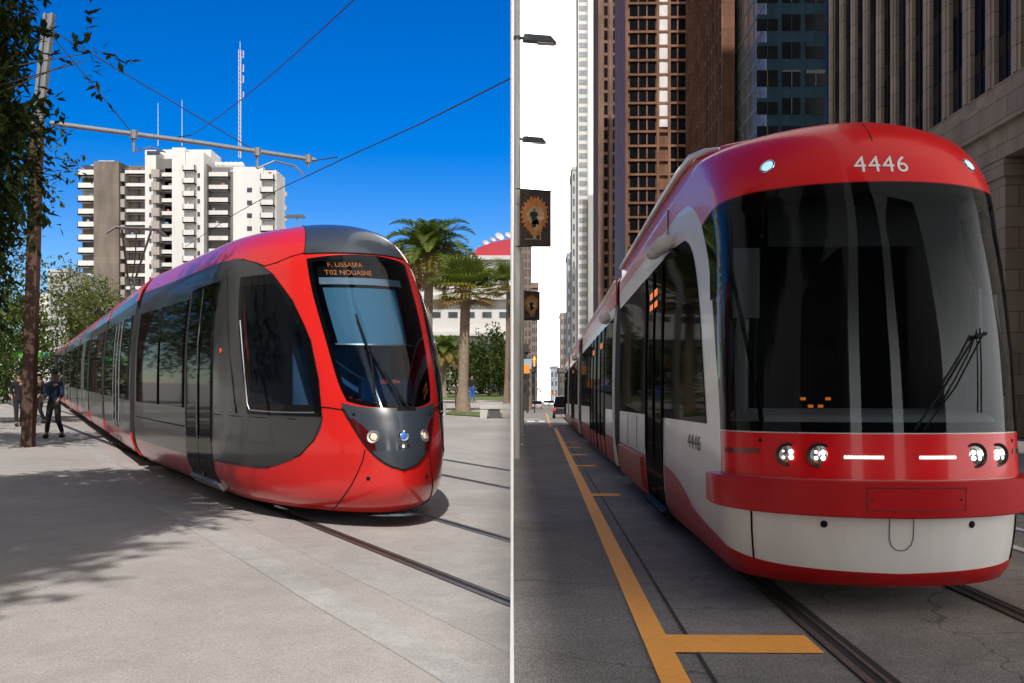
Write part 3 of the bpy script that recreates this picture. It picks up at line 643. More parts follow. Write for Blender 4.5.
for k,(ya,yb,lay) in enumerate(((15.5,34.5,(('window',.2,2.6),('door',2.9,6.8),('door',7.0,11.0),('window',11.3,18.8))),(38.6,54,(('window',.3,4.5),('door',5,10),('window',10.4,15.1))),(57,66,(('window',.3,4),('door',4.3,8.5))))):
    m=MB(); sstrip(m,zbR(.22,.84),ya,yb,.006,2); sstrip(m,zbR(.84,3.68),ya,yb,0,0); sstrip(m,roofR,ya,yb,0,1)
    for yq in (ya,yb):
        pr=profR+roofR[1:]; ring=[(x,yq,z) for x,z in pr]+[(-x,yq,z) for x,z in pr[::-1][1:]]; m.add(ring,[tuple(range(len(ring)))],0)
    sec=m.build('rear_section',[M_white_r,M_red_r,M_red_dark],tramR,True)
    for sd in (-1,1):
        m=MB(); sstrip(m,zbR(.25,3.68)+roofR[1:3],(13.3 if k==0 else (34.5 if k==1 else 54)),ya,-.05,0,0,(sd,)); m.build('bellows',M_black,sec)
    for sd in (-1,1):
        m=MB(); sstrip(m,roofR[:3],ya-.5,ya+.25,.02,0,.03,(sd,)); m.build('portal_trim',M_red_r,sec)
        for nm,a,b in lay:
            m=MB(); sstrip(m,zbR(1.44 if nm=='window' else .3,3.43),ya+a,ya+b,.012,0,.02,(sd,)); w_=m.build(nm,M_blackgl_side,sec)
            if nm=='door':
                for q in (a+.1,(a+b)/2,b-.1):
                    m=MB(); sstrip(m,zbR(.3,3.43),ya+q-.06,ya+q+.06,.03,0,.03,(sd,)); m.build('door_frame',M_black,w_)
                m=MB(); sstrip(m,[(1.2,2.95),(1.2,3.08)],ya+a+.6,ya+a+1.4,.03,0,.02,(sd,)); m.build('route_sign',mat('dim_orange_led',(.5,.12,.015),.5,emit=.35,ecol=(1,.22,.02)),w_)
        m=MB(); sstrip(m,[(1.10,4.16),(1.15,4.2),(1.12,4.25)],ya,yb,.03,0,.03,(sd,)); m.build('roof_rail',M_white_r,sec)
        m=MB(); m.sphere((sd*1.3,ya+1.0,3.5),.14,8,0,(1,1.4,1)); m.build('camera_pod',mat('pod_white',(.7,.7,.68),.35),sec,True)
    m=MB(); m.box(-1.0,1.0,ya+.3,yb-.3,.14,.3); m.build('underframe',M_under,sec)
# ================================================================ LEFT PLACE
M_plaza=ground_mat('plaza_paving',(.335,.315,.302),fine=(90,.16),blot=(.25,.13),mid=(3,.07),grain=.2,chips=(2.3,.05,.55))
M_track=ground_mat('track_paving',(.33,.314,.303),fine=(90,.16),blot=(.3,.14),mid=(4,.08),grain=.2,chips=(3.1,.04,.6))
M_strip=ground_mat('grey_strip_paving',(.345,.34,.335),fine=(120,.14),blot=(.5,.12),mid=(5,.1),grain=.18)
M_patch=ground_mat('patch_paving',(.26,.235,.215),fine=(90,.22),blot=(.4,.12),grain=.3)
M_grass=mat('lawn_green',(.10,.14,.035),.9,.45,2.0,bump=.6,bscale=30)
def sheet(name,pts,m,kind='structure',label=None,cat=None):
    mb=MB(); mb.add(pts,[tuple(range(len(pts)))]); o=mb.build(name,m,fixn=False)
    if o.data.polygons[0].normal.z<0: o.data.flip_normals()
    return tag(o,kind=kind,label=label,cat=cat)
mb=MB()
for ya,yb in ((-60,0),(0,60),(60,1600)):
    mb.add([(-900,ya,gl(ya)),(-.011,ya,gl(ya)),(-.011,yb,gl(yb)),(-900,yb,gl(yb))],[(0,1,2,3)])
tag(mb.build('plaza_ground',M_plaza),kind='structure')
N=(.887,.462); D=(-.462,.887)
def tk(n,s,dz=0): # left track coordinates
    x,y=n*N[0]+s*D[0],n*N[1]+s*D[1]; return (x,y,gl(y)+dz)
def clip_s(n): return (n*N[0]+.012)/.462     # s where X = -0.012
def band(name,n0,n1,s_end,dz,m,kind='structure'):
    mb=MB(); K=24; vs=[]
    for i in range(K+1):
        for n in (n0,n1):
            s0=clip_s(n); vs.append(tk(n,s0+(s_end-s0)*(i/K)**1.5,dz))
    mb.add(vs,[(2*i,2*i+1,2*i+3,2*i+2) for i in range(K)]); o=mb.build(name,m,fixn=False)
    if o.data.polygons[0].normal.z<0: o.data.flip_normals()
    return tag(o,kind=kind)
band('track_bed',3.0,9.8,110,.0015,M_track)
band('grey_strip',9.85,10.15,110,.003,M_strip)
for n in (3.68,5.08,7.43,8.82):
    band('rail_groove',n-.075,n+.075,110,.004,M_groove)
    for a,b in ((-.07,-.02),(.03,.055)): band('tram_rail',n+a,n+b,110,.007,M_steel)
cl=[pl(*p)[:2] for p in ((60,428),(74,437),(105,461),(136,487),(209,532),(259,560),(331,602),(428,656),(474,683))]
d=Vector(cl[-1])-Vector(cl[-2]); cl.append(tuple(Vector(cl[-1])+d*1.0))
mb=MB(); vs=[]
for i,p in enumerate(cl):
    a=Vector(cl[min(i+1,len(cl)-1)])-Vector(cl[max(i-1,0)]); a.normalize(); q=Vector((a.y,-a.x))*.145
    for sgn in (-1,1):
        x,y=p[0]+sgn*q.x,p[1]+sgn*q.y; vs.append((min(x,-.012),y,gl(y)+.003))
mb.add(vs,[(2*i,2*i+1,2*i+3,2*i+2) for i in range(len(cl)-1)]); tag(mb.build('grey_strip',M_strip),kind='structure')
# park ground
def gsheet(name,px,m,dz,kind='structure'): return sheet(name,[tuple(Vector(pl(*p))+Vector((0,0,dz))) for p in px],m,kind)
o=gsheet('park_lawn',((436,400),(511.4,400.5),(511.4,388),(380,388)),M_grass,.02,'stuff')
gsheet('park_path',((436,413),(511.4,415),(511.4,400.5),(436,400)),mat('path_pale',(.4,.36,.33),.9,.1,2),.01)
gsheet('palm_lawn',((441,414.5),(502,418.5),(502,413.5),(452,411)),M_grass,.03,'stuff')
gsheet('park_ground',((380,388),(511.4,388),(511.6,379),(300,379)),mat('park_shade_ground',(.16,.14,.12),.9,.2,1),.015)  # shade under the far trees put into the ground colour

# ---- apartment tower far left
Yt=250.0
def TX(px): return (px-512)/F*Yt
def TZ(py): return HC+(HOR-py)/F*Yt
M_wht=mat('white_render',(.56,.55,.54),.8,.10,.35,streak=True)
M_brn=wall_mat('brown_cladding',(.16,.135,.115),3,1.5,.8,'g',.06)
M_grw=mat('grey_render',(.38,.38,.39),.8,.1,.3,streak=True)
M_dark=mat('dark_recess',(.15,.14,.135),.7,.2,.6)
M_win=mat('window_glass',(.05,.06,.075),.15,.5,.6)
M_rail=mat('grey_parapet',(.30,.27,.25),.8,.12,1)
tow=thing('apartment_tower','tall white and brown apartment tower with stacked balconies behind the red grey tram','building',(TX(180),Yt,gl(Yt)))
ox,oy,oz=tow.location
def tb(mb,pa,pb,ya,yb,dep0,dep1,mi=0):
    mb.box(TX(pa)-ox,TX(pb)-ox,dep0,dep1,(TZ(yb) if yb<370 else oz)-oz,TZ(ya)-oz,mi)
GB=372
m=MB()
for pa,pb,ya,d0,*dd in ((145,156,150,0),(174,187,149,-1.5),(187,205,153,-1),(143,190,146.5,6),(232,262,166,1),(150,200,141,9),(262,275,169,1.5,11),(205,235,163,8)): tb(m,pa,pb,ya,GB,d0,dd[0] if dd else d0+9)
m.build('white_wall',M_wht,tow)
m=MB(); tb(m,97,122,163,GB,-2,12); tb(m,121,137,166,GB,2,12); tb(m,82,98,165,GB,3,14); m.build('brown_wall',M_brn,tow)
m=MB(); tb(m,234,250,160,180,10,15); tb(m,225,236,158,180,9,13); m.build('grey_wall',M_grw,tow)
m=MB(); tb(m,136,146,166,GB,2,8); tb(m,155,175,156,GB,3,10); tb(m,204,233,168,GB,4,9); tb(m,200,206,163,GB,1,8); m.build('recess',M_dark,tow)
m=MB(); tb(m,147,160,151,155,-.05,0); m.build('window',M_win,tow)
rows=[(168+12.9*k) for k in range(13)]
for k,y in enumerate(rows):
    # white balconies: far left stack, angled middle stack, centre stack, right stacks
    for pa,pb,dep,dy,hh in ((80,97,-1.5,3,6.2),(124,149,.2,2,4.6),(160,174,.6,4,5.2),(186,198,-2.6,-1,6.2),(205,226,2.3,2,5.6),(260.5,274,-.3,6,6.4)):
        ya=y+dy
        if ya>330: continue
        m=MB(); tb(m,pa,pb,ya,ya+hh,dep,dep+.25); tb(m,pa,pb,ya+hh-1.3,ya+hh,dep,dep+4)
        tb(m,pa,pa+.6,ya,ya+hh,dep,dep+3); tb(m,pb-.6,pb,ya,ya+hh,dep,dep+3)
        jit=random.uniform(.9,1.05)
        b=m.build('balcony',M_wht,tow)
        m=MB(); tb(m,pa+.8,pb-.8,ya-6.4,ya,dep+2.4,dep+2.5); m.build('balcony_window',random.choice((M_dark,M_win,M_win,mat('shutter_grey',(.3,.3,.29),.7),mat('shutter_brown',(.16,.11,.08),.7))),b)
        if random.random()<.4:
            m=MB(); q=random.uniform(pa+2,pb-5); tb(m,q,q+random.uniform(2,4),ya-2.5,ya,dep+.6,dep+1); m.build('balcony_clutter',mat('clutter_red',(.3,.12,.1),.8) if random.random()<.3 else (M_rail if random.random()<.5 else mat('clutter_blue',(.12,.2,.3),.8)),b)
    for pa,pb,dep,dy in ((119,126,-1,6),(153,161,-1.2,2)):
        if y+dy<330:
            m=MB(); tb(m,pa,pb,y+dy,y+dy+8,dep,dep+5); m.build('brown_balcony',M_rail,tow)
    for px_,w_,dep in ((200,2.6,-1.02),(248.5,5,.97),(150.5,2.4,-.03)):
        if y+4<330 and (px_!=248.5 or k>0):
            m=MB(); tb(m,px_-w_/2,px_+w_/2,y+6,y+10.5,dep-.05,dep+.1); m.build('window',M_win,tow)
m=MB(); tb(m,76,90,292,GB,-3,6); m.build('low_annex',M_wht,tow)
for q in range(6):
    m=MB(); m.sphere((TX(206+q*5)-ox,9,TZ(158.5)-oz+.2),.9,6); m.build('water_tank',M_wht,tow)
m=MB(); tb(m,100,116,161.5,163.2,-1,2); m.build('roof_kerb',M_wht,tow)
m=MB(); tb(m,84,93,161,165,4,5); m.build('roof_screen',M_wht,tow)
for px_,py_ in ((284.6,204),(285,215),(284.6,226),(285,190)):
    m=MB(); tb(m,px_-2.2,px_-.4,py_,py_+4.5,2.2,3.2); m.build('air_conditioner',M_grw,tow)
def lattice(name,px,ya,yb,Y,w,label,mt,group=None,n=26):
    x,_,z1=at(px,ya,Y); z0=at(px,yb,Y)[2]; m=MB(); H_=z1-z0
    c=[(-w,-w),(w,-w),(0,w)]
    for a,b in c: m.tube([(a,b,0),(a,b,H_)],.07,4)
    for k in range(n):
        za,zb2=H_*k/n,H_*(k+1)/n
        for i in range(3): a,b=c[i],c[(i+1)%3]; m.tube([(a[0],a[1],za),(b[0],b[1],zb2)],.045,3)
    m.tube([(0,0,H_),(0,0,H_+2)],.06,4)
    for k in (.55,.7,.8,.93): m.tube([(w,0,H_*k),(w+.5,0,H_*k),(w+.5,0,H_*k+1.6)],.12,4)
    o=m.build(name,mt); o.location=(x,Y,z0); return tag(o,label,'antenna',group)
M_ant=mat('antenna_paint',(.55,.5,.5),.5)
lattice('lattice_antenna',240,50,158,252,.26,'tall thin lattice antenna mast rising from the white apartment tower roof',M_ant)
for px_,ya,yb,lb in ((158,103,146,'left slender whip antenna on the apartment tower roof'),(182,100,146,'right slender whip antenna on the apartment tower roof')):
    x,_,z1=at(px_,ya,262); z0=at(px_,yb,262)[2]; m=MB(); m.tube([(0,0,0),(0,0,z1-z0)],[.09,.05],5); o=m.build('whip_antenna',M_ant); o.location=(x,262,z0); tag(o,lb,'antenna')
# ---- buildings down the street on the left
def block(name,label,pa,pb,ya,Y,dep,mw,wins,mwin,group=None,ybase=None,cat='building'):
    xa,xb=(pa-512)/F*Y,(pb-512)/F*Y; zt_=HC+(HOR-ya)/F*Y
    t=thing(name,label,cat,((xa+xb)/2,Y,gl(Y) if pb<512 else gr(Y)),(0,0,0),group); h=zt_-t.location.z; w=(xb-xa)/2
    m=MB(); m.box(-w,w,0,dep,0,h); m.box(-w-.15,w+.15,-.15,dep+.1,h,h+.4); m.build('wall',mw,t)
    for px_,py_,pw,ph in wins:
        m=MB(); x=(px_-512)/F*Y-t.location.x; z=HC+(HOR-py_)/F*Y-t.location.z; a,b=pw/F*Y/2,ph/F*Y/2
        m.box(x-a,x+a,-.06,.05,z-b,z+b); o=m.build('window',mwin,t)
        m=MB(); m.box(x-a-.1,x+a+.1,-.14,-.06,z-b-.15,z-b); m.build('sill',mw,o)
    return t
M_pale=mat('pale_render',(.6,.56,.5),.85,.1,.3,streak=True)
block('street_building','pale narrow house at the far end of the plaza left of the bearded walker',34,50,296,200,15,M_pale,[(38+5*i,306+9*j,2.2,4) for i in range(3) for j in range(7)],M_win)
block('street_building','grey brown house with white corner bays just left of the leafy street trees',48,68,272,170,15,M_grw,[(52+5*i,282+10*j,2.6,4.5) for i in range(3) for j in range(8)],M_win)
wb=block('white_office','low white office building with red roof hall behind the palms','',0,0,0,0,0,0) if False else None
Y=110.0
wb=thing('white_office','low white office building with red top behind the palm trees','building',((470-512)/F*Y,Y,gl(Y)))
def WX(px): return (px-512)/F*Y-wb.location.x
def WZ(py): return HC+(HOR-py)/F*Y-wb.location.z
m=MB(); m.box(WX(396),WX(511),0,14,0,WZ(258)); m.box(WX(396),WX(511),-.8,0,WZ(300),WZ(296)); m.box(WX(396),WX(511),-.8,0,WZ(336),WZ(332)); m.box(WX(396),WX(511),-.5,0,WZ(260),WZ(256)); m.build('wall',M_wht,wb)
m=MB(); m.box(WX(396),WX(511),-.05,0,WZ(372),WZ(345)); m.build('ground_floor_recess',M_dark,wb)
for j,py_ in enumerate((282,298+16,332+14)):
    for i in range(7):
        px_=402+17*i
        m=MB(); m.box(WX(px_-4.7),WX(px_+4.7),-.07,.05,WZ(py_+(3.5 if j else 3)),WZ(py_-(3 if j==0 else 2))); m.build('window',M_win,wb)
m=MB(); m.prism([(WX(470),WZ(256)),(WX(511),WZ(256)),(WX(511),WZ(238)),(WX(492),WZ(242)),(WX(478),WZ(247))],lambda u,v,d:(u,d,v),.3,9); m.build('red_roof',mat('red_roof_paint',(.42,.03,.05),.6,.1,.4),wb)
for i,(px_,py_,r) in enumerate(((484,242.5,.36),(491,239,.3),(498,236,.5),(507,234.5,.38))):
    x=WX(px_)+wb.location.x; z=WZ(py_)+wb.location.z; m=MB()
    m.lathe([(.02,0),(r*.5,.05),(r*.85,.16),(r,.28),(r*.98,.30),(r*.8,.2),(r*.4,.08),(.02,.05)],14)
    o=m.build('satellite_dish',M_wht,None,True); o.location=(x,Y+3,z+.2); o.rotation_euler=(R_(55),0,R_(35))
    tag(o,['small leftmost white satellite dish on the red roof','second and smallest white satellite dish on the red roof','largest white satellite dish on the red roof','rightmost white satellite dish on the red roof'][i],'satellite dish','satellite dishes on the red roof')
    m=MB(); m.tube([(0,0,0),(0,-.9*.57,-.9*.82)],.05,5); m.build('mast',M_wht,o)
# ---- vegetation
M_lf=[leaf_mat('leaf_deep',(.035,.06,.014)),leaf_mat('leaf_mid',(.055,.085,.02)),leaf_mat('leaf_light',(.09,.12,.03))]
M_bark=mat('tree_bark',(.11,.085,.065),.9,.3,6,bump=.5)
def leaf(mb,p,d,up,l,w,mi):
    d=d.normalized(); s=d.cross(up)
    if s.length<1e-3: s=d.orthogonal()
    s.normalize(); n=s.cross(d)
    a=p; b=p+d*l*.45+s*w*.5+n*w*.12; c=p+d*l; e=p+d*l*.45-s*w*.5+n*w*.12
    mb.add([a,b,c,e],[(0,1,2),(0,2,3)],mi)
def rv(): 
    while 1:
        v=Vector((random.uniform(-1,1),random.uniform(-1,1),random.uniform(-1,1)))
        if .05<v.length<1: return v
def crown_mb(blobs,n,l,w,twig=14,shell=.55,droop=.2,keep=None):
    """leaf twigs spread through several uneven blobs (centre, radii)"""
    mb=MB(); vol=[b[1][0]*b[1][1]*b[1][2]*(b[2] if len(b)>2 else 1) for b in blobs]; tot=sum(vol)
    for (c,r),v in zip([b[:2] for b in blobs],vol):
        for _ in range(int(n*v/tot/twig)):
            q=rv(); q=q.normalized()*(shell+(1-shell)*random.random()**.6)*(1+.18*math.sin(q.x*7+c[0])*math.sin(q.z*6+q.y*5))
            p=Vector((c[0]+q.x*r[0],c[1]+q.y*r[1],c[2]+q.z*r[2]))
            if keep and not keep(p): continue
            ax=(q.normalized()+rv()*.8+Vector((0,0,-droop))).normalized(); mi=random.choices((0,1,2),(5,4,2))[0]
            for k in range(twig):
                t=k/twig; pp=p+ax*(t*l*4.0)
                leaf(mb,pp+rv()*l*.35,(ax*.5+rv()).normalized(),Vector((0,0,1))+rv()*.5,l*random.uniform(.7,1.25),w*random.uniform(.8,1.2),mi if random.random()<.7 else random.randint(0,2))
    return mb
def trunk_mb(p0,p1,r0,r1,limbs,n=10,limb=.8):
    mb=MB(); p0,p1=Vector(p0),Vector(p1); K=6
    pts=[p0+(p1-p0)*k/K+Vector((.08*math.sin(k*1.7),.08*math.cos(k*2.1),0))*(p1-p0).length*.08 for k in range(K+1)]
    mb.tube(pts,[r0*1.3]+[r0+(r1-r0)*k/K for k in range(1,K+1)],n)
    for c in limbs:
        a=pts[random.randint(3,K)]; b=Vector(c); mid=(a+b)/2+Vector((0,0,.12*(b-a).length)); mb.tube([a,mid,b],[r1*limb,r1*limb*.55,r1*limb*.12],6)
    return mb
def tree(name,label,base,h,blobs,n,l,w,r=.18,mats=None,cat='tree',group=None,twig=14,shell=.5,keep=None,droop=.2):
    t=thing(name,label,cat,base,(0,0,0),group)
    crown_mb(blobs,n,l,w,twig,shell,droop,keep).build('crown',mats or M_lf,t,fixn=False)
    trunk_mb((0,0,-.1),(blobs[0][0][0]*.6,blobs[0][0][1]*.6,h),r,r*.55,[tuple(Vector(c)+rv()*min(rr)*.5) for c,rr in [b[:2] for b in blobs] for _ in range(3)],10,.8 if r<.215 or r>.3 else .22).build('trunk',M_bark,t,True)
    return t
M_lfd=[leaf_mat('leaf_shaded',(.018,.032,.008),trans=.1),leaf_mat('leaf_shaded_mid',(.026,.042,.010),trans=.1),leaf_mat('leaf_shaded_light',(.05,.07,.018),trans=.15)]  # shade on the near tree put into darker leaf copies
M_lfb=[leaf_mat('leaf_sunlit',(.13,.15,.045)),leaf_mat('leaf_olive',(.17,.17,.06)),M_lf[1]]  # sunlit look of the street trees put into brighter leaf copies
# near tree at the left edge, its crown partly above the frame
bx,by=-7.0,8.6
tree('shade_tree','dark leafy tree overhanging the left edge in front of the catenary pole','%s'%'' or (bx,by,gl(by)),3.0,
  [((-.3,-.3,5.6),(2.6,2.8,2.0)),((.9,-1.5,7.3),(2.6,2.4,1.4),2.2),((.5,2.0,7.5),(2.4,2.2,1.3),2.2),((1.42,.9,5.0),(.95,1.3,1.1),11),((1.45,.9,3.8),(.95,1.3,1.1),11),((1.25,.9,2.6),(.9,1.3,.95),9),((2.2,1.0,3.3),(.5,.7,.5),3),((2.3,.6,4.5),(.5,.7,.6),3),((3.3,.9,4.42),(.22,.2,.10),7),((2.8,.9,4.2),(.25,.2,.13),5)],
  230000,.115,.05,.22,twig=16,shell=.25,droop=.45,mats=M_lfd)
tree('plaza_tree','large tree standing behind the walkway at the left picture edge','' or (-14.2,23.5,gl(23.5)),3.2,
  [((0,0,6.0),(3.0,3.0,2.2)),((1.8,-.5,5.2),(1.9,2.0,1.4)),((-1,1.5,5),(2.5,2.5,2)),((2.2,1.5,6.8),(1.6,1.6,1.2))],20000,.17,.075,.2,twig=14,shell=.3,droop=.3)
tree('plaza_tree','light green tree near the tram stop at the far left','' or (-18.3,38,gl(38)),2.6,
  [((0,0,4.8),(2.2,2.2,2.0)),((1.0,-.6,3.6),(1.4,1.4,1.1)),((-.8,0,3.9),(1.6,1.6,1.3))],7000,.2,.09,.16,twig=12,shell=.4,mats=[M_lf[1],M_lf[2],M_lf[2]])
# trees off to the left, seen in the tram's windows; one added behind for shade
tree('avenue_tree','dense unseen tree added behind the viewer on the left to shade the near tree','' or (-6.8,-3,0),10.5,[((0,0,17),(2.7,3.2,5.0)),((.6,.8,13.5),(2.2,2.6,2.6)),((-1,0,15),(2.8,3,3.2))],40000,.26,.14,.35,twig=10,shell=.1,mats=M_lfd)  # added unseen tree that keeps the sun off the near tree
tree('avenue_tree','avenue tree beyond the left picture edge opposite the tram doors','' or (-19,15,gl(15)),3.2,[((0,0,6.4),(3.6,3.6,3.0)),((0,2,5),(3,3,2.2))],6000,.26,.13,.22,twig=10)
for (xx,yy_,hh,lb) in ((-20,27,6.6,'first'),(-26,37,7,'second'),(-33,47,7.4,'third'),(-40,60,7.6,'fourth')):
    tree('avenue_tree','%s of the round avenue trees mirrored in the tram windows'%lb,'' or (xx,yy_,gl(yy_)),3.0,[((0,0,hh),(3.6,3.6,3.4)),((0,1,hh-2.4),(3.4,3.4,2.2))],5000,.3,.16,.22,twig=8,group='avenue trees along the plaza')
for (px_,py_,Y_,rr,lb) in ((72,300,92,(1.35,1.4,2.3),'bushy street tree at the foot of the brown tower, left one'),(99,304,96,(1.3,1.4,1.9),'bushy street tree directly under the pantograph tram roof, right one'),(86,318,99,(1.5,1.5,1.6),'lower street tree between the two bushy ones beyond the tram')):
    x,_,z=at(px_,py_,Y_); zb_=gl(Y_)
    tree('street_tree',lb,'' or (x,Y_,zb_),z-zb_-rr[2]*.4,[((0,0,z-zb_),rr),((.7,0,z-zb_-1.2),(rr[0]*.8,rr[1]*.8,rr[2]*.7)),((-.6,.2,z-zb_+1.0),(rr[0]*.6,rr[1]*.6,rr[2]*.6)),((-.3,0,z-zb_-2.4),(rr[0]*.7,rr[1]*.7,rr[2]*.6))],2600,.30,.18,.15,mats=M_lfb,twig=8)
park=((490,356,88,(1.5,1.7,1.7),'round dark park tree right of the tall palm'),(504,360,92,(.5,1.2,1.5),'park tree at the right edge beside the park lamp post'),(472,366,97,(.9,1.2,1.2),'small park tree behind the tall palm trunk'),(441,376,99,(1.5,1.5,1.2),'leafy park tree low beside the red tram nose'),(482,372,101,(1.6,1.5,1.0),'low park tree shading the parked cars'))
for (px_,py_,Y_,rr,lb) in park:
    x,_,z=at(px_,py_,Y_); zb_=gl(Y_)
    tree('park_tree',lb,'' or (x,Y_,zb_),z-zb_-rr[2]*.4,[((0,0,z-zb_),rr),((-.5,0,z-zb_-.9),tuple(q*.75 for q in rr)),((.3,.2,z-zb_+.8),tuple(q*.6 for q in rr))],2600,.28,.17,.16,twig=8,keep=lambda p,x=x:p.x+x<-.15)
for (px_,Y_,zz_,rr,lb) in ((6,75,3.6,(2.6,2.4,2.4),'low leafy tree at the left edge beyond the tram stop'),(24,88,4.2,(2.4,2.4,2.8),'dark tree beyond the tram stop canopy'),(-18,66,4.0,(3,3,3),'leafy tree just outside the left edge beyond the plaza')):
    tree('plaza_tree',lb,'' or ((px_-512)/F*Y_,Y_,gl(Y_)),2.2,[((0,0,zz_),rr),((.8,0,zz_-1.8),(rr[0]*.9,rr[1]*.9,1.6)),((-.8,.3,zz_+1.2),tuple(q*.6 for q in rr))],3600,.3,.17,.18,twig=8,mats=[M_lf[0],M_lf[1],M_lf[1]])
# palms
M_palm=[leaf_mat('palm_green',(.13,.17,.04)),leaf_mat('palm_yellow',(.27,.23,.06)),leaf_mat('palm_dry',(.26,.18,.08))]
M_ptrunk=mat('palm_trunk',(.25,.19,.14),.9,.25,5,bump=.7,bscale=14)
def palm(label,px,ybase,Y,ycrown,tw,R,kind,n=34,cat='palm tree',keep=None):
    x=(px-512)/F*Y; z0=gl(Y); zc=HC+(HOR-ycrown)/F*Y-z0; t=thing('palm_tree',label,cat,(x,Y,z0))
    m=MB(); K=46; pts=[];rad=[]
    for k in range(K+1):
        f=k/K; pts.append((.12*math.sin(f*2)*f,0,zc*f-.05)); rad.append(tw*((1.25-.45*min(1,f*5))*(1-.12*f)+(.05 if k%2 else 0)+(.25*max(0,f-.86)*4)))
    m.tube(pts,rad,14); m.build('trunk',M_ptrunk,t,True)
    c=MB(); top=Vector(pts[-1])
    for i in range(n):
        az=i*2.39996+random.uniform(-.2,.2); el=R_(80-108*(i/n)**.9)+random.uniform(-.12,.12); L_=R*random.uniform(.85,1.1)
        dirh=Vector((math.cos(az),math.sin(az),0))
        if keep and not keep(dirh): continue
        mi=0 if i<n*.62 else (1 if i<n*.84 else 2)
        if kind=='feather':
            p=top.copy(); e=el; K2=22; prev=p
            for k in range(K2):
                d=(dirh*math.cos(e)+Vector((0,0,math.sin(e)))); q=p+d*(L_/K2); s=d.cross(Vector((0,0,1)));
                if s.length<1e-3: s=Vector((1,0,0))
                s.normalize(); nrm=s.cross(d)
                c.tube([p,q],[.03*(1-k/K2)+.008]*2,4,mi,False)
                if k>2:
                    ll=R*.30*math.sin(PI*(.12+.86*k/K2))
                    for sg_ in (-1,1):
                        for hh in (0,.5): leaf(c,p+(q-p)*hh,(s*sg_*.85+d*.55+nrm*.25+rv()*.12),nrm,ll,.07*R/2.2,mi)
                p=q; e-=R_(105)/K2*(.5+1.0*k/K2)
        else:
            d=(dirh*math.cos(el)+Vector((0,0,math.sin(el)))).normalized(); hub=top+d*L_*.5+Vector((0,0,-.06*L_))
            c.tube([top,top+d*L_*.3,hub],[.035,.025,.02],4,mi,False)
            s=d.cross(Vector((0,0,1)));  s=s.normalized() if s.length>1e-3 else Vector((1,0,0)); nn=s.cross(d)
            for k in range(19):
                a=R_(-100+200*k/18); dd=d*math.cos(a)+s*math.sin(a)+Vector((0,0,-.12))+nn*.12*abs(math.sin(a)); ln=L_*.55*(1-.25*abs(a)/2)
                leaf(c,hub,dd,nn,ln,.11*R/2,mi)
                if mi<2: leaf(c,hub+dd*ln*.8,(dd+Vector((0,0,-.7))),nn,ln*.35,.05*R/2,mi)
    c.build('crown',M_palm,t,fixn=False)
    return t
palm('tall fan palm with grey ringed trunk on the little lawn beside the concrete bench',463,413,50,288,.30,1.95,'fan',44)
palm('feather palm with the widest round crown behind the tram windscreen edge',427,413,62,251,.34,3.0,'feather',52)
palm('small feather palm low in the park beside the red tram nose',443,392,84,350,.28,2.1,'feather',36)
palm('fan palm at the right edge half cut off at the white dividing line',507,396,66,285,.2,1.9,'fan',40,keep=lambda d:d.x<-.02)
# ---- catenary pole, arm and wires
M_galv=mat('galvanised_steel',(.24,.255,.27),.5,.1,5,metal=.4)
M_rust=mat('rusty_brown_paint',(.075,.038,.025),.7,.3,4)
Yp=25.6; xb=(28-512)/F*Yp; xm=(37-512)/F*Yp; xt_=(49-512)/F*Yp
cp=thing('catenary_pole','tall catenary pole, rusty brown below and galvanised above, beside the bearded walker','pole',(xb,Yp,gl(Yp)))
zm=HC+(HOR-138)/F*Yp; zt2=HC+(HOR-26)/F*Yp
m=MB(); m.hexa([(-.13,-.12,-.05),(.13,-.12,-.05),(.13,.12,-.05),(-.13,.12,-.05)],[(xm-xb-.13,-.12,zm),(xm-xb+.13,-.12,zm),(xm-xb+.13,.12,zm),(xm-xb-.13,.12,zm)]); m.build('lower_post',M_rust,cp,bevel=.02)
m=MB()
for dx in (-.10,.06): m.hexa([(xm-xb+dx,-.1,zm),(xm-xb+dx+.07,-.1,zm),(xm-xb+dx+.07,.1,zm),(xm-xb+dx,.1,zm)],[(xt_-xb+dx,-.09,zt2),(xt_-xb+dx+.06,-.09,zt2),(xt_-xb+dx+.06,.09,zt2),(xt_-xb+dx,.09,zt2)])
m.hexa([(xm-xb-.05,-.02,zm),(xm-xb+.08,-.02,zm),(xm-xb+.08,.02,zm),(xm-xb-.05,.02,zm)],[(xt_-xb-.05,-.02,zt2),(xt_-xb+.08,-.02,zt2),(xt_-xb+.08,.02,zt2),(xt_-xb-.05,.02,zt2)])
m.build('upper_post',M_galv,cp)
cpL=Vector(cp.location)
A0=Vector(at(50,123+0,Yp-.2)); A1=Vector(at(315,160,28.66))
arm=lambda f:A0+(A1-A0)*f
m=MB(); m.tube([arm(0)-cpL,arm(.5)-cpL+Vector((0,0,.03)),arm(1)-cpL],.058,10); m.build('cross_arm',M_galv,cp,True)
M_wire=mat('wire_black',(.02,.02,.022),.6)
def wire(name,pts,r,label,group='overhead wires of the tram line',mt=None,parent=None,sag=0):
    P=[Vector(p) for p in pts]
    if len(P)==2 and sag: P=[P[0]+(P[1]-P[0])*k/12-Vector((0,0,sag*4*(k/12)*(1-k/12))) for k in range(13)]
    m=MB(); m.tube(P,r,5); o=m.build(name,mt or M_wire,parent,True)
    return o if parent else tag(o,label,'wire',group)
top=Vector(at(51,30,Yp))
wire('stay_wire',[top,arm(.76)],.014,'long black stay wire from pole top to the arm end')
wire('stay_wire',[top-Vector((0,0,.1)),arm(.29)],.013,'short black stay wire from pole top to the arm hanger')
wire('overhead_wire',[at(400,-45,13),at(192,135,27)],.009,'black overhead wire rising steeply across the blue sky',sag=.15)
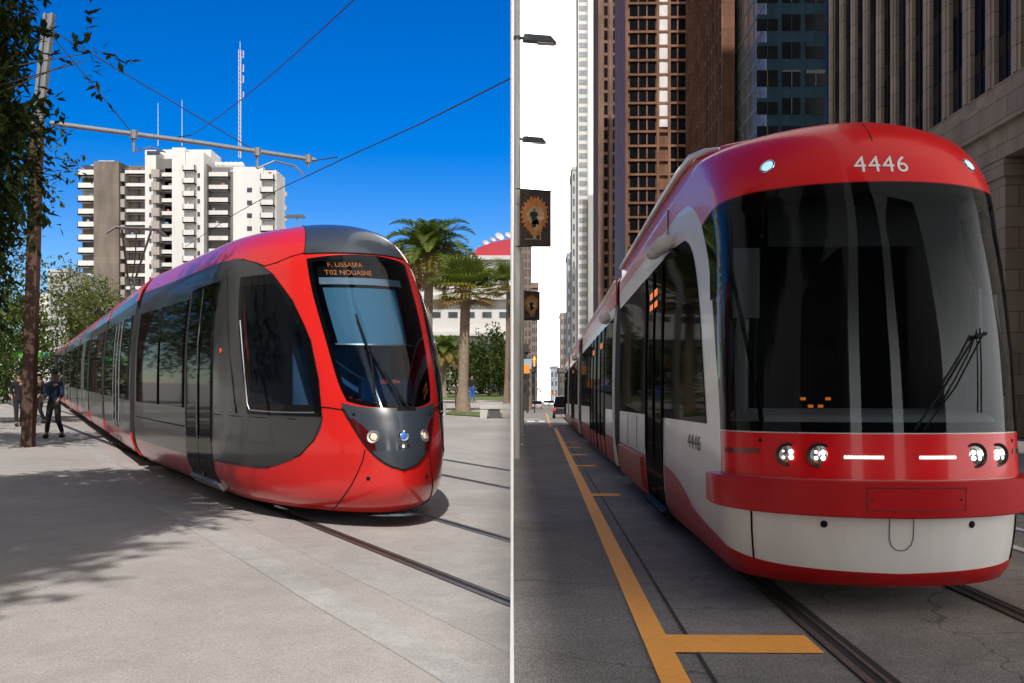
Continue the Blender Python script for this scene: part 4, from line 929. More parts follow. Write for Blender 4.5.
def tw(px,py,Y): return Vector(at(px,py,Y))
wire('overhead_wire',[tw(511.3,78,15.5),tw(420,124,18.3),tw(345,158,21.5),tw(305,177,24)],.011,'black overhead wire running to the right picture edge over the palms')
wire('overhead_wire',[tw(305,177,24),tw(285,186,25.5),tw(235,214,31),tw(185,247,44)],.010,'black contact wire running down behind the tram roof')
wire('overhead_wire',[tw(337,157,22),tw(312,161,28)],.014,'short black wire tied to the arm tip')
wire('overhead_wire',[tw(192,135,27),tw(178,137,27.4)],.014,'short black wire tied to the middle of the arm')
for f in (.29,.76,.97):
    m=MB(); a=arm(f)-cpL; m.tube([a,a-Vector((0,0,.42 if f<.9 else .2))],.035,6); m.tube([a+Vector((0,0,.1)),a-Vector((0,0,.1))],.10,8)
    if f==.29: m.tube([arm(.29)-cpL-Vector((0,0,.4)),tw(150,147,27)-cpL,tw(165,152,28)-cpL],.02,5)
    if f==.76: m.tube([arm(.76)-cpL-Vector((0,0,.42)),tw(275,161,28)-cpL,tw(295,166,27.5)-cpL,tw(303,174,26)-cpL],.026,6)
    m.build('wire_hanger',M_galv,cp)
for q in ((212,112,26),(280,168,25),): pass
# second pole and street lamp
Y=58; x=(24.5-512)/F*Y; m=MB(); m.tube([(0,0,0),(0.3,0,9.5)],[.16,.10],8); o=m.build('catenary_pole',M_rust); o.location=(x,Y,gl(Y)); tag(o,'thinner brown catenary pole farther back behind the people in black','pole')
Y=120; sx=(297-512)/F*Y; zz=HC+(HOR-217)/F*Y-gl(Y); st=thing('street_lamp','street lamp head showing above the tram roof beside the white tower','street lamp',(sx,Y,gl(Y)))
m=MB(); m.tube([(0,0,0),(0,0,zz+.1)],[.14,.07],8); m.build('post',M_galv,st); m=MB(); m.hexa([(-1.4,-.2,zz-.1),(1.0,-.2,zz-.1),(1.0,.2,zz-.1),(-1.4,.2,zz-.1)],[(-1.0,-.15,zz+.25),(.7,-.15,zz+.25),(.7,.15,zz+.25),(-1.0,.15,zz+.25)]); m.build('lamp_head',mat('lamp_head_grey',(.05,.05,.055),.5),st)
Y=84; lp=thing('park_lamp','slim grey park lamp post on the lawn by the right edge','street lamp',((506.5-512)/F*Y,Y,gl(Y)))
m=MB(); m.tube([(0,0,0),(0,0,.7)],.12,8); m.tube([(0,0,.7),(0,0,4.4)],.06,8); m.build('post',M_galv,lp); m=MB(); m.lathe([(.05,4.3),(.2,4.4),(.24,4.6),(.02,4.8)],10); m.build('lamp_shade',M_wht,lp)
# tram stop canopy
Y=42; ts=thing('tram_stop_shelter','tram stop shelter with thin green edged canopy behind the catenary pole','shelter',((38-512)/F*Y,Y,gl(Y)))
zc=HC+(HOR-357)/F*Y-gl(Y)
m=MB(); m.box(-.75,.65,-.5,1.2,zc,zc+.08); m.build('canopy',M_galv,ts); m=MB(); m.box(-.78,.68,-.54,-.5,zc-.04,zc+.16); m.build('green_edge',mat('canopy_green',(.12,.42,.05),.5),ts)
m=MB(); m.box(.45,.6,-.55,-.54,zc-.02,zc+.14); m.build('canopy_sign',mat('sign_blue',(.08,.3,.5),.5),ts)
for dx in (-.6,.5):
    m=MB(); m.tube([(dx,.5,0),(dx,.5,zc)],.05,8); m.build('post',M_galv,ts)
# bench, blocks, little post
M_conc=mat('pale_concrete',(.48,.47,.45),.85,.12,3)
Y=43.0; bn=thing('concrete_bench','pale concrete park bench with slanted leg right of the tall palm','bench',((496-512)/F*Y,Y,gl(Y)))
m=MB(); m.box(-.62,.60,-.25,.25,.36,.5); m.build('seat',M_conc,bn,bevel=.015); m=MB(); m.hexa([(-.62,-.22,0),(-.36,-.22,0),(-.36,.22,0),(-.62,.22,0)],[(-.62,-.22,.36),(-.3,-.22,.36),(-.3,.22,.36),(-.62,.22,.36)]); m.build('leg',M_conc,bn); m=MB(); m.hexa([(-.2,-.2,0),(.15,-.2,0),(.15,.2,0),(-.2,.2,0)],[(-.34,-.2,.36),(.15,-.2,.36),(.15,.2,.36),(-.34,.2,.36)]); m.build('dark_leg',mat('dark_concrete',(.08,.08,.085),.8),bn)
Y=46; m=MB(); m.lathe([(.17,0),(.17,.5),(.15,.52)],12); o=m.build('bollard',M_conc,None,False); o.location=((442-512)/F*Y,Y,gl(Y)); tag(o,'short pale concrete bollard beside the red tram nose','bollard')
Y=58; sp_=thing('sign_post','small brown sign post left of the tall palm trunk','sign',((455.5-512)/F*Y,Y,gl(Y))); m=MB(); m.tube([(0,0,0),(0,0,.95)],.04,6); m.build('post',M_rust,sp_); m=MB(); m.box(-.25,.2,-.1,.1,.9,1.02); m.build('sign_panel',M_rust,sp_)
# ================================================================ PEOPLE
def skin_mesh(name,V,E,mt,parent,root=0,sub=2):
    me=bpy.data.meshes.new(name); me.from_pydata([v[:3] for v in V],E,[]); o=bpy.data.objects.new(name,me); COL.objects.link(o)
    sk=o.modifiers.new('skin','SKIN')
    for i,v in enumerate(V):
        r=v[3]; o.data.skin_vertices[0].data[i].radius=(r,v[4] if len(v)>4 else r)
        o.data.skin_vertices[0].data[i].use_root=(i==root)
    sb=o.modifiers.new('sub','SUBSURF'); sb.levels=sub; sb.render_levels=sub
    dg=bpy.context.evaluated_depsgraph_get(); new=bpy.data.meshes.new_from_object(o.evaluated_get(dg)); o.modifiers.clear(); o.data=new
    new.materials.clear(); new.materials.append(mt); new.polygons.foreach_set('use_smooth',[True]*len(new.polygons)); o.parent=parent; new.name=name
    return o
M_skin=mat('skin',(.36,.2,.13),.55); M_skin2=mat('skin_dark',(.2,.11,.07),.55)
def person(label,loc,yaw,h,top,bottom,stride=.25,cap=None,beard=None,arm=0.0,bag=None,hair=(.015,.012,.01),skin=None):
    t=thing('person',label,'person',loc,(0,0,yaw)); t.scale=(h/1.78,)*3
    sk=skin or M_skin; s=stride
    V=[(0,0,.96,.135,.1),(0,.01,1.15,.125,.09),(0,.0,1.34,.15,.1),(0,.01,1.47,.07,.065),(0,-.01,1.56,.055,.055),(0,-.015,1.63,.078,.09),(0,-.0,1.72,.07,.085)]
    E=[(0,1),(1,2),(2,3),(3,4),(4,5),(5,6)]
    for sg,st in ((-1,s),(1,-s)):
        b=len(V); bend=.10 if st<0 else .03
        V+=[(sg*.09,0,.88,.09),(sg*.095,-st*.5-bend,.5,.062),(sg*.10,-st+(.08 if st<0 else 0),.1,.042),(sg*.10,-st-.16+(.08 if st<0 else 0),.04,.036)]
        E+=[(0,b),(b,b+1),(b+1,b+2),(b+2,b+3)]
        b=len(V)
        V+=[(sg*.18,.0,1.42,.058),(sg*.235,st*.25+.03,1.16,.045),(sg*.245,st*.5-.08-arm*.2,.93+arm*.2,.034),(sg*.245,st*.5-.11-arm*.28,.86+arm*.24,.03)]
        E+=[(2,b),(b,b+1),(b+1,b+2),(b+2,b+3)]
        hx,hy,hz=V[b+3][:3]
        for k,(dx,dy,dz) in enumerate(((-.03*sg,-.035,-.04),(.0,-.03,-.085),(.0,-.012,-.095),(.0,.006,-.09),(.0,.022,-.075))):
            c=len(V); V+=[(hx+dx,hy+dy,hz+dz*.55,.009),(hx+dx*1.2,hy+dy*1.1-.01,hz+dz,.008)]; E+=[(b+3,c),(c,c+1)]
    skin_mesh('body',V,E,sk,t)
    Vj=[(0,0,.86,.16,.125),(0,.01,1.15,.15,.115),(0,.0,1.34,.175,.125),(0,.01,1.46,.09,.085)];Ej=[(0,1),(1,2),(2,3)]
    for sg,st in ((-1,s),(1,-s)):
        b=len(Vj); Vj+=[(sg*.185,.0,1.42,.075),(sg*.237,st*.25+.03,1.16,.06),(sg*.245,st*.5-.07-arm*.18,.95+arm*.18,.047)]; Ej+=[(2,b),(b,b+1),(b+1,b+2)]
    skin_mesh('jacket',Vj,Ej,top,t)
    Vt=[(0,0,1.08,.14,.11),(0,0,.95,.152,.122)];Et=[(0,1)]
    for sg,st in ((-1,s),(1,-s)):
        b=len(Vt); bend=.10 if st<0 else .03
        Vt+=[(sg*.09,0,.86,.105),(sg*.095,-st*.5-bend,.5,.076),(sg*.10,-st+(.08 if st<0 else 0),.13,.058)]; Et+=[(1,b),(b,b+1),(b+1,b+2)]
        m=MB(); y=-st+(.08 if st<0 else 0); m.sphere((sg*.10,y-.06,.055),.068,8,0,(.9,2.3,.95)); m.build('shoe',mat('shoe_black',(.012,.012,.012),.5),t,True)
    skin_mesh('trousers',Vt,Et,bottom,t)
    m=MB(); m.sphere((0,.02,1.735),.088,10,0,(1,1.12,.72)); 
    if cap: m.lathe([(.098,1.70),(.1,1.74),(.09,1.81),(.03,1.83)],14); m.sphere((0,-.09,1.715),.075,8,0,(1,1.1,.15))
    m.build('cap' if cap else 'hair',mat('cap_black',(.012,.012,.012),.7) if cap else mat('hair_dark',hair,.7),t,True)
    m=MB(); m.sphere((0,-.105,1.635),.017,6,0,(1,1.2,1.5)); m.build('nose',sk,t,True)
    m=MB()
    for sg in (-1,1): m.sphere((sg*.032,-.088,1.662),.011,6)
    m.box(-.025,.025,-.098,-.09,1.588,1.594); m.build('eyes_and_mouth',mat('face_dark',(.02,.012,.01),.4),t,True)
    if beard:
        m=MB(); m.sphere((0,-.075,1.565),.062,8,0,(1,.75,1.5)); m.build('beard',mat('beard_grey',(.2,.18,.17),.9),t,True)
    if bag:
        m=MB(); m.box(.22,.42,-.05,.14,.55,.85); m.tube([(.3,.05,.85),(.27,.05,.95),(.24,.05,.85)],.01,5); m.build('bag',bag,t,bevel=.03)
    return t
C=lambda n,c:mat(n,c,.85,.15,8)
x,y,z=pl(54,438); person('man in dark cap and blue shirt with beard walking towards us beside the tram',(x,y,z),0,1.80,C('jacket_navy',(.012,.03,.07)),C('trousers_black',(.012,.012,.014)),.22,True,True,.5)
Y=36; person('person in loose black clothes standing left of the brown pole',((19-512)/F*Y,Y,gl(Y)),.6,1.78,C('coat_black',(.008,.008,.009)),C('trousers_black',(.012,.012,.014)),.1,True,None,.3)
Y=38; person('person in black standing right of the brown pole behind the walker',((39-512)/F*Y,Y,gl(Y)),-.3,1.72,C('coat_black',(.008,.008,.009)),C('trousers_black',(.012,.012,.014)),.08,None,None,.6)
Y=72; person('person in black top and bright blue trousers walking on the park path',((472-512)/F*Y,Y,gl(Y)),PI*.9,1.75,C('top_black',(.012,.012,.014)),C('trousers_blue',(.02,.12,.5)),.12)
Y=104; person('person in pink top far off by the parked cars in the park',((499-512)/F*Y,Y,gl(Y)),.3,1.7,C('top_pink',(.5,.06,.12)),C('trousers_black',(.012,.012,.014)),.1)
# ---------------------------------------------------------------- cars
def car(label,loc,yaw,col,L_=4.3,W_=1.75,H_=1.5,suv=False,group=None,lamps=True,name='parked_car'):
    t=thing(name,label,'car',loc,(0,0,yaw),group); w=W_/2
    body=[(-L_/2,.35),(-L_/2,.8),(-L_/2+.25,.92),(L_/2-.95,.95),(L_/2-.15,.82),(L_/2,.6),(L_/2,.3)]
    if suv: body=[(-L_/2,.4),(-L_/2,.95),(-L_/2+.1,1.05),(L_/2-1.0,1.08),(L_/2-.1,.95),(L_/2,.6),(L_/2,.35)]
    hb=body[2][1]
    m=MB(); m.prism(body,lambda u,v,d:(d,-u,v),-w,w); m.build('body',mat('car_'+label[:14].replace(' ','_'),col,.25,coat=.6),t,bevel=.06)
    cab=[(-L_/2+.2,hb),(-L_/2+.55,H_),(L_/2-1.9,H_),(L_/2-1.15,hb)] if not suv else [(-L_/2+.05,hb),(-L_/2+.25,H_),(L_/2-1.9,H_),(L_/2-1.25,hb)]
    m=MB()
    a=[(-w*.95,-u,v) if v==hb else (-w*.8,-u,v) for u,v in cab]; b=[(w*.95,-u,v) if v==hb else (w*.8,-u,v) for u,v in cab]
    m.add(a+b,[(0,1,2,3),(4,5,6,7),(0,1,5,4),(2,3,7,6)]); m.build('window',M_blackgl,t)
    m=MB(); m.hexa([tuple(Vector(q)+Vector((0,0,-.02))) for q in (a[1],b[1],b[2],a[2])],[tuple(Vector(q)+Vector((0,0,.05))) for q in (a[1],b[1],b[2],a[2])]); m.build('roof',MATS['car_'+label[:14].replace(' ','_')],t)
    for sx in (-1,1):
        for u in (-L_/2+.8,L_/2-.8):
            m=MB(); m.lathe([(.2,-.1),(.31,-.1),(.33,-.06),(.33,.06),(.31,.1),(.2,.1)],16,0,(0,0,0),'x'); wv=m.build('wheel',M_black,t); wv.location=(sx*(w-.1),-u,.33)
            m=MB(); m.lathe([(.03,-.115),(.19,-.11),(.19,.11),(.03,.115)],12,0,(0,0,0),'x'); m.build('rim',M_alu,wv)
        m=MB(); m.box(sx*w*.9-.14,sx*w*.9+.10,L_/2-.06,L_/2+.02,hb-.3,hb-.08); m.build('tail_light',mat('tail_light_red',(.5,.01,.01),.3,emit=.35,ecol=(1,.05,.03)),t)
        m=MB(); m.box(sx*w*.75-.16,sx*w*.75+.16,-L_/2-.01,-L_/2+.05,hb-.35,hb-.2); m.build('headlight',M_chrome,t)
    return t
for px_,Y_,c,lb in ((494,106,(.12,.2,.36),'blue car parked under the park trees'),(503,110,(.4,.42,.44),'silver car parked at the park edge by the lamp post'),(478,112,(.25,.27,.3),'grey car parked behind the tall palm trunk')):
    car(lb,((px_-512)/F*Y_,Y_,gl(Y_)),PI/2+.2,c,3.2 if px_>500 else 4.0)

# ================================================================ RIGHT PLACE
c_,s_=math.cos(PHI),math.sin(PHI)
def st(x,y,dz=0): # street coordinates -> world on the right ground
    X=x*c_+y*s_; Y=-x*s_+y*c_; return (X,Y,gr(Y)+dz)
def stp(px,py): return pr(px,py)
M_asph=ground_mat('asphalt',(.20,.188,.18),fine=(140,.35),blot=(.3,.16),mid=(2.5,.12),grain=.55,crack=(.35,.006,.6))
M_lane=ground_mat('track_concrete',(.215,.197,.186),fine=(140,.3),blot=(.35,.22),mid=(3,.14),grain=.45,crack=(.5,.008,.5))
M_yel=mat('yellow_road_paint',(1.0,.42,.055),.7,.14,22,bump=.2,bscale=120)
M_wpaint=mat('white_road_paint',(.6,.6,.59),.7,.3,4)
M_walk=ground_mat('sidewalk_concrete',(.24,.23,.22),grain=.2,crack=(.6,.01,.6))
mb=MB()
for ya,yb in ((-80,0),(0,60),(60,1600)):
    mb.add([(.011,ya,gr(ya)),(900,ya,gr(ya)),(900,yb,gr(yb)),(.011,yb,gr(yb))],[(0,1,2,3)])
tag(mb.build('road',M_asph),kind='structure')
def ssheet(name,x0_,x1_,y0_,y1_,m,dz,n=1,kind='structure'):
    mb=MB(); vs=[]
    for i in range(n+1):
        for x in (x0_,x1_): vs.append(st(x,y0_+(y1_-y0_)*i/n,dz))
    mb.add(vs,[(2*i,2*i+1,2*i+3,2*i+2) for i in range(n)]); o=mb.build(name,m,fixn=False)
    if o.data.polygons[0].normal.z<0: o.data.flip_normals()
    return tag(o,kind=kind)
ssheet('track_lane',1.02,4.75,1,200,M_lane,.004)
ssheet('lane_marking',.69,.865,1.5,64,M_yel,.010)
for k in range(12): ssheet('lane_marking',.45,.60,67+k*6,70+k*6,M_yel,.010)
for y in (7.45,19.1,27.5,33,38,43): ssheet('lane_marking',.86,1.83 if y<8 else 1.35,y-.27,y+.27,M_yel,.0105)
for n_ in (1.98,3.66):
    ssheet('rail_groove',n_-.11,n_+.11,1,120,M_groove,.008); ssheet('streetcar_rail',n_-.10,n_-.045,1,120,M_steel,.014); ssheet('streetcar_rail',n_+.02,n_+.05,1,120,M_steel,.013)
ssheet('concrete_joint',1.0,1.025,1,120,M_groove,.007)
for n_ in (7.0,8.5): ssheet('rail_groove',n_-.09,n_+.09,1,120,M_groove,.008); ssheet('streetcar_rail',n_-.07,n_-.02,1,120,M_steel,.013)
ssheet('lane_marking',9.3,9.5,6,60,M_yel,.010); ssheet('lane_marking',6.0,6.12,6,80,M_wpaint,.010); ssheet('lane_marking',5.2,5.34,12,60,M_wpaint,.010)
ssheet('stop_line',-2.2,-.1,93,95,M_wpaint,.012)
for a,b in ((-1.95,-1.5),(-1.15,-.55),(-.25,.2)): ssheet('crosswalk_marking',a,b,82,87,M_wpaint,.012)
ssheet('lane_marking',-1.0,-.7,40,41,M_wpaint,.012); ssheet('lane_marking',-1.35,-.85,52,52.8,M_wpaint,.012)
mb=MB(); a=[st(11.5,-40),st(60,-40),st(60,260),st(11.5,260)]; b=[st(11.5,-40,.14),st(60,-40,.14),st(60,260,.14),st(11.5,260,.14)]; mb.hexa(a,b); tag(mb.build('sidewalk',M_walk),kind='structure')
mb=MB(); pts=[(-3.35,131),(-3.35,420),(-9,420)]
P_=[(.03,131.5),(.03+.35,131.5)]+[]
a=[(.03,128,gr(128)),st(-3.35,129),st(-3.35,420),(.03,420,gr(420))]
a=[a[0],a[1],a[2],a[3]]; b=[(p[0],p[1],p[2]+.15) for p in a]; mb.hexa(a,b); tag(mb.build('sidewalk',M_walk),kind='structure')

# ---- towers
M_stone=wall_mat('grey_stone',(.40,.34,.29),1.6,1.1,.6,'g',.10,.8,.03)
M_stone2=wall_mat('grey_stone_base',(.34,.29,.25),2.0,.9,.55,'b',.10,.8,.025)
M_bglass=mat('bronze_black_glass',(.012,.013,.015),.08,.6,.4)
def stripes(name,c1,c2,period,frac,rough=.1):
    m=bpy.data.materials.new(name); m.use_nodes=True; nt=m.node_tree; P=nt.nodes['Principled BSDF']; L=nt.links.new
    tc=nt.nodes.new('ShaderNodeTexCoord'); sp=nt.nodes.new('ShaderNodeSeparateXYZ'); L(tc.outputs['Object'],sp.inputs[0])
    d=nt.nodes.new('ShaderNodeMath'); d.operation='DIVIDE'; d.inputs[1].default_value=period; L(sp.outputs['Z'],d.inputs[0])
    fr=nt.nodes.new('ShaderNodeMath'); fr.operation='FRACT'; L(d.outputs[0],fr.inputs[0])
    gt=nt.nodes.new('ShaderNodeMath'); gt.operation='GREATER_THAN'; gt.inputs[1].default_value=frac; L(fr.outputs[0],gt.inputs[0])
    P.inputs['Specular IOR Level'].default_value=.1; P.inputs['IOR'].default_value=1.2
    fl=nt.nodes.new('ShaderNodeMath'); fl.operation='FLOOR'; L(d.outputs[0],fl.inputs[0])
    wn=nt.nodes.new('ShaderNodeTexWhiteNoise'); wn.noise_dimensions='4D'; L(fl.outputs[0],wn.inputs['W'])
    oi=nt.nodes.new('ShaderNodeObjectInfo'); cb=nt.nodes.new('ShaderNodeCombineXYZ'); L(oi.outputs['Random'],cb.inputs[0]); L(cb.outputs[0],wn.inputs['Vector'])
    mr=nt.nodes.new('ShaderNodeMapRange'); mr.inputs[3].default_value=.5; mr.inputs[4].default_value=2.2; L(wn.outputs['Value'],mr.inputs[0])
    mm=nt.nodes.new('ShaderNodeMix'); mm.data_type='RGBA'; mm.blend_type='MULTIPLY'; mm.inputs[0].default_value=1; mm.inputs[6].default_value=(*c1,1); L(mr.outputs[0],mm.inputs[7])
    mx=nt.nodes.new('ShaderNodeMix'); mx.data_type='RGBA'; L(gt.outputs[0],mx.inputs[0]); L(mm.outputs[2],mx.inputs[6]); mx.inputs[7].default_value=(*c2,1); L(mx.outputs[2],P.inputs['Base Color'])
    m2=nt.nodes.new('ShaderNodeMix'); m2.data_type='FLOAT'; L(gt.outputs[0],m2.inputs[0]); m2.inputs[2].default_value=rough; m2.inputs[3].default_value=.6; L(m2.outputs[0],P.inputs['Roughness'])
    MATS[name]=m; return m
M_strip_win=stripes('window_strip_glass',(.012,.013,.015),(.035,.034,.033),3.5,.76,.25)
def tower(name,label,x,y): return thing(name,label,'building',st(x,y),(0,0,-PHI))
# A: grey stone tower with vertical fins on the right
TA=tower('stone_tower','grey stone tower with close vertical fins above a columned base on the right','' and 0 or 20,44)
H0=150; ya,yb=-22,32
m=MB(); m.box(.6,30,ya,yb,13.6,H0); m.box(3.0,30,ya,yb,0,13.6); m.build('wall',M_stone,TA)
m=MB(); m.box(-.55,.65,ya-.3,yb+.2,13.3,14.6); m.box(-.25,.6,ya,yb,12.0,13.3); m.box(-.1,.6,ya,yb,14.6,15.4); m.build('cornice',M_stone2,TA)
k=0; y=ya
while y<yb:
    m=MB(); m.box(-.10,.62,y,y+.95,15.4,H0); m.box(-.16,-.10,y+.3,y+.65,15.4,H0); m.build('pilaster',M_stone,TA)
    m=MB(); m.box(.10,.64,y+.97,y+2.68,15.4,H0); w_=m.build('window_strip',M_strip_win,TA)
    m=MB(); m.box(.04,.10,y+1.78,y+1.88,15.4,H0); m.build('mullion',M_black,w_)
    y+=2.7
m=MB(); 
for k in range(9):
    y=ya+k*6.4
    m=MB(); m.box(-.2,3.1,y,y+2.3,0,12.0); m.box(-.32,3.1,y-.12,y+2.42,11.2,11.9); m.box(-.3,3.1,y-.1,y+2.4,0,1.0); m.build('pier',M_stone2,TA)
    if k<8:
        m=MB(); m.box(2.2,3.0,y+2.3,y+6.4,.1,4.2); m.box(2.2,3.0,y+2.3,y+6.4,6.0,12.0); m.build('shop_window',M_bglass,TA)
        m=MB(); m.box(1.2,3.05,y+2.3,y+6.4,4.2,6.0); m.build('spandrel',M_stone2,TA)
# B: dark blue glass tower
Yb=140
M_blue=wall_mat('dark_blue_cladding',(.011,.026,.040),1.0,1.17,.55,'g',.12,.6,.02)
M_bwin=mat('dark_blue_glass',(.006,.007,.009),.1,.5,.3,spec=.12,ior=1.25)
TB=tower('glass_tower','dark blue glass tower with square black windows left of the stone tower','' and 0 or 28.4,Yb)
m=MB(); m.box(0,22,0,40,0,85); m.build('wall',M_blue,TB)
def BX(px): return (px-542)/F*Yb-28.4
for i,(a,b) in enumerate(((755.5,776),(781,798.5),(804,823),(829,850))):
    for j in range(13):
        z=HC+ (400-(-10+27.7*(j-3)+27))/F*Yb; hgt=2.05
        if z<14: continue
        m=MB(); m.box(BX(a),BX(b),-.10,.1,z-hgt,z); w_=m.build('window',M_bwin,TB)
        m=MB(); x=(BX(a)+BX(b))/2
        m.box(x-.05,x+.05,-.16,-.10,z-hgt,z)
        if random.random()<.5: m.box(BX(a),BX(b),-.14,-.10,z-random.uniform(.2,.7),z)
        m.build('mullion',mat('window_blind',(.035,.038,.04),.7) if random.random()<.3 else M_blue,w_)
m=MB()
for z in range(10,85,3):
    m.box(-.12,0,0,40,z,z+.35)
for y in range(0,40,4): m.box(-.1,0,y,y+.5,0,85)
m.build('side_grid',mat('pale_blue_mullion',(.12,.15,.17),.4),TB)
m=MB(); m.box(-.04,.02,.2,39.8,2,84); m.build('side_glazing',mat('side_glass_pale',(.13,.15,.16),.12,.4,.3),TB)
# C1: brown glass slab facing the street
M_brown=wall_mat('brown_metal_cladding',(.20,.105,.07),1.5,1.9,.6,'g',.14,.5,.03)
M_brown2=wall_mat('brown_stone',(.15,.095,.075),1.6,1.9,.7,'g',.10,.7,.03)
TC=tower('brown_slab_tower','dark brown gridded tower whose street side recedes left of the blue tower','' and 0 or 26.2,159)
m=MB(); m.box(0,1.5,0,41,0,95); m.build('wall',M_brown,TC)
for j in range(22):
    m=MB(); z=8+j*3.9; m.box(-.06,.2,.5,40.5,z+.9,z+3.4); m.build('window_band',M_strip_win if j%3==0 else mat('brown_glass',(.014,.010,.009),.12,.6,.8,spec=.3),TC)
m=MB()
for y in range(0,42,3): m.box(-.4,0,y,y+.35,0,95)
for j in range(23): z=8+j*3.9; m.box(-.3,0,0,41,z,z+.25)
m.build('mullion_grid',M_brown,TC)
# C: brown tower with frontal windows
Yc=205.0
TCf=tower('brown_tower','brown tower with wide black windows facing us above the streetcar roof','' and 0 or 15.2,Yc)
CX=lambda px:(px-542)/F*Yc-15.2; CZ=lambda py:HC+(400-py)/F*Yc
m=MB(); m.box(CX(625),CX(688),0,30,0,100); m.build('wall',M_brown,TCf)
j=0; y=-22
while y<330:
    hh=11.0
    for a,b in ((629.5,655),(669,685)):
        m=MB(); m.box(CX(a),CX(b),-.12,.1,CZ(y+hh),CZ(y)); w_=m.build('window',M_bwin,TCf)
        m=MB(); n=3 if a<640 else 2
        for q in range(1,n): x=CX(a)+(CX(b)-CX(a))*q/n; m.box(x-.12,x+.12,-.2,-.12,CZ(y+hh),CZ(y))
        m.build('mullion',M_brown,w_)
    m=MB(); m.box(CX(625),CX(688),-.45,0,CZ(y+hh+2.9),CZ(y+hh+.7)); m.build('floor_band',M_brown,TCf)
    y+=14.2
m=MB(); m.box(CX(657),CX(667),-.3,0,CZ(128),100); m.build('pale_panel',mat('pale_metal_panel',(.62,.6,.6),.35,.15,.5),TCf)
m=MB()
for a in (625,656,667.3,687): m.box(CX(a),CX(a)+.5,-.5,0,0,100)
m.build('vertical_rib',M_brown,TCf)
# D: brown stone slab with two window columns
Yd=262.0
TD=tower('brown_stone_tower','reddish brown stone tower with two columns of small dark windows','' and 0 or (598-542)/F*Yd,Yd)
DX=lambda px:(px-598)/F*Yd; DZ=lambda py:HC+(400-py)/F*Yd
m=MB(); m.box(0,DX(626),0,25,0,112); m.build('wall',M_brown2,TD)
for j in range(34):
    y=-18+12.4*j
    for a,b in ((604,607.5),(613,617.5)):
        m=MB(); m.box(DX(a),DX(b),-.1,.1,DZ(y+9),DZ(y)); m.build('window',M_bwin,TD)
m=MB()
for a in (598,609,619.5,624.5): m.box(DX(a),DX(a)+.45,-.5,0,0,112)
m.build('vertical_rib',M_brown2,TD)
# E,F: pale towers
Ye=330.0; M_palet=mat('pale_grey_stone',(.5,.48,.46),.8,.08,.25,streak=True)
TE=tower('pale_tower','pale grey tower edge with fine white window grid against the white sky','' and 0 or (578-542)/F*Ye,Ye)
EX=lambda px:(px-578)/F*Ye; EZ=lambda py:HC+(400-py)/F*Ye
m=MB(); m.box(0,EX(600),0,20,0,135); m.build('wall',M_palet,TE)
m=MB(); m.box(EX(588),EX(600),-1.2,0,0,133); m.build('pale_pier',mat('white_grey_stone',(.62,.6,.58),.8,.1,.2,streak=True),TE)
for j in range(44):
    y=-12+9.2*j
    m=MB(); m.box(EX(579),EX(587),-.1,.1,EZ(y+5.2),EZ(y)); m.build('window_band',mat('pale_window',(.20,.22,.24),.3,.4,1.5),TE)
# far buildings on the right side of the street
def far_block(label,pa,pb,ya,Y,col,nx,ny,wm,name='far_tower',side='r'):
    t=thing(name,label,'building',((pa-512)/F*Y,Y,gr(Y)),(0,0,-PHI if side=='r' else 0)); X=lambda px:(px-pa)/F*Y; Z=lambda py:HC+(400-py)/F*Y
    m=MB(); m.box(0,X(pb),0,30,0,Z(ya)); m.box(-.3,X(pb)+.3,-.3,30,Z(ya),Z(ya)+1.2)
    m.build('wall',mat('far_'+label[:18].replace(' ','_'),col,.85,.15,.15,streak=True),t)
    for i in range(nx):
        for j in range(ny):
            a=pa+(pb-pa)*(i+.25)/nx; b=pa+(pb-pa)*(i+.75)/nx; y=ya+4+(395-ya)*j/ny
            m=MB(); m.box(X(a),X(b),-.1,.1,Z(y+(395-ya)/ny*.55),Z(y)); m.build('window',wm,t)
    return t
WM=mat('far_window',(.06,.06,.065),.3,.4,1)
far_block('beige stone tower far down the street before the grey slab',583,600,225,345,(.36,.27,.22),4,14,WM)
far_block('grey slab tower far down the street left of the beige tower',572,583,170,420,(.34,.34,.34),3,18,WM)
far_block('slim blue grey tower farther down the street',567.5,574,255,480,(.28,.32,.35),2,12,WM)
far_block('low stone block near the vanishing end of the street',560.5,569,315,520,(.3,.25,.22),3,8,WM)
far_block('small blue grey block at the very end of the street',550.5,558,368,640,(.22,.27,.31),2,3,WM)
far_block('brown stepped stone tower on the left side of the street behind the banners',516,531.5,224,190,(.20,.15,.12),4,20,WM,side='l')
far_block('lower brown block stepping down beside the stepped stone tower',531.5,537.5,288,235,(.24,.185,.155),3,12,WM,side='l')
far_block('dark shopfront building at street level behind the left street signs',514.5,527,352,170,(.04,.038,.036),3,3,mat('shop_dark',(.015,.015,.016),.2),side='l')
far_block('dark low building on the left kerb beyond the parked silver car',527,535,372,215,(.05,.048,.045),2,2,mat('shop_dark',(.015,.015,.016),.2),side='l')
far_block('low grey shopfront house on the right beyond the streetcar',559.5,566,372,300,(.12,.11,.10),2,2,WM)
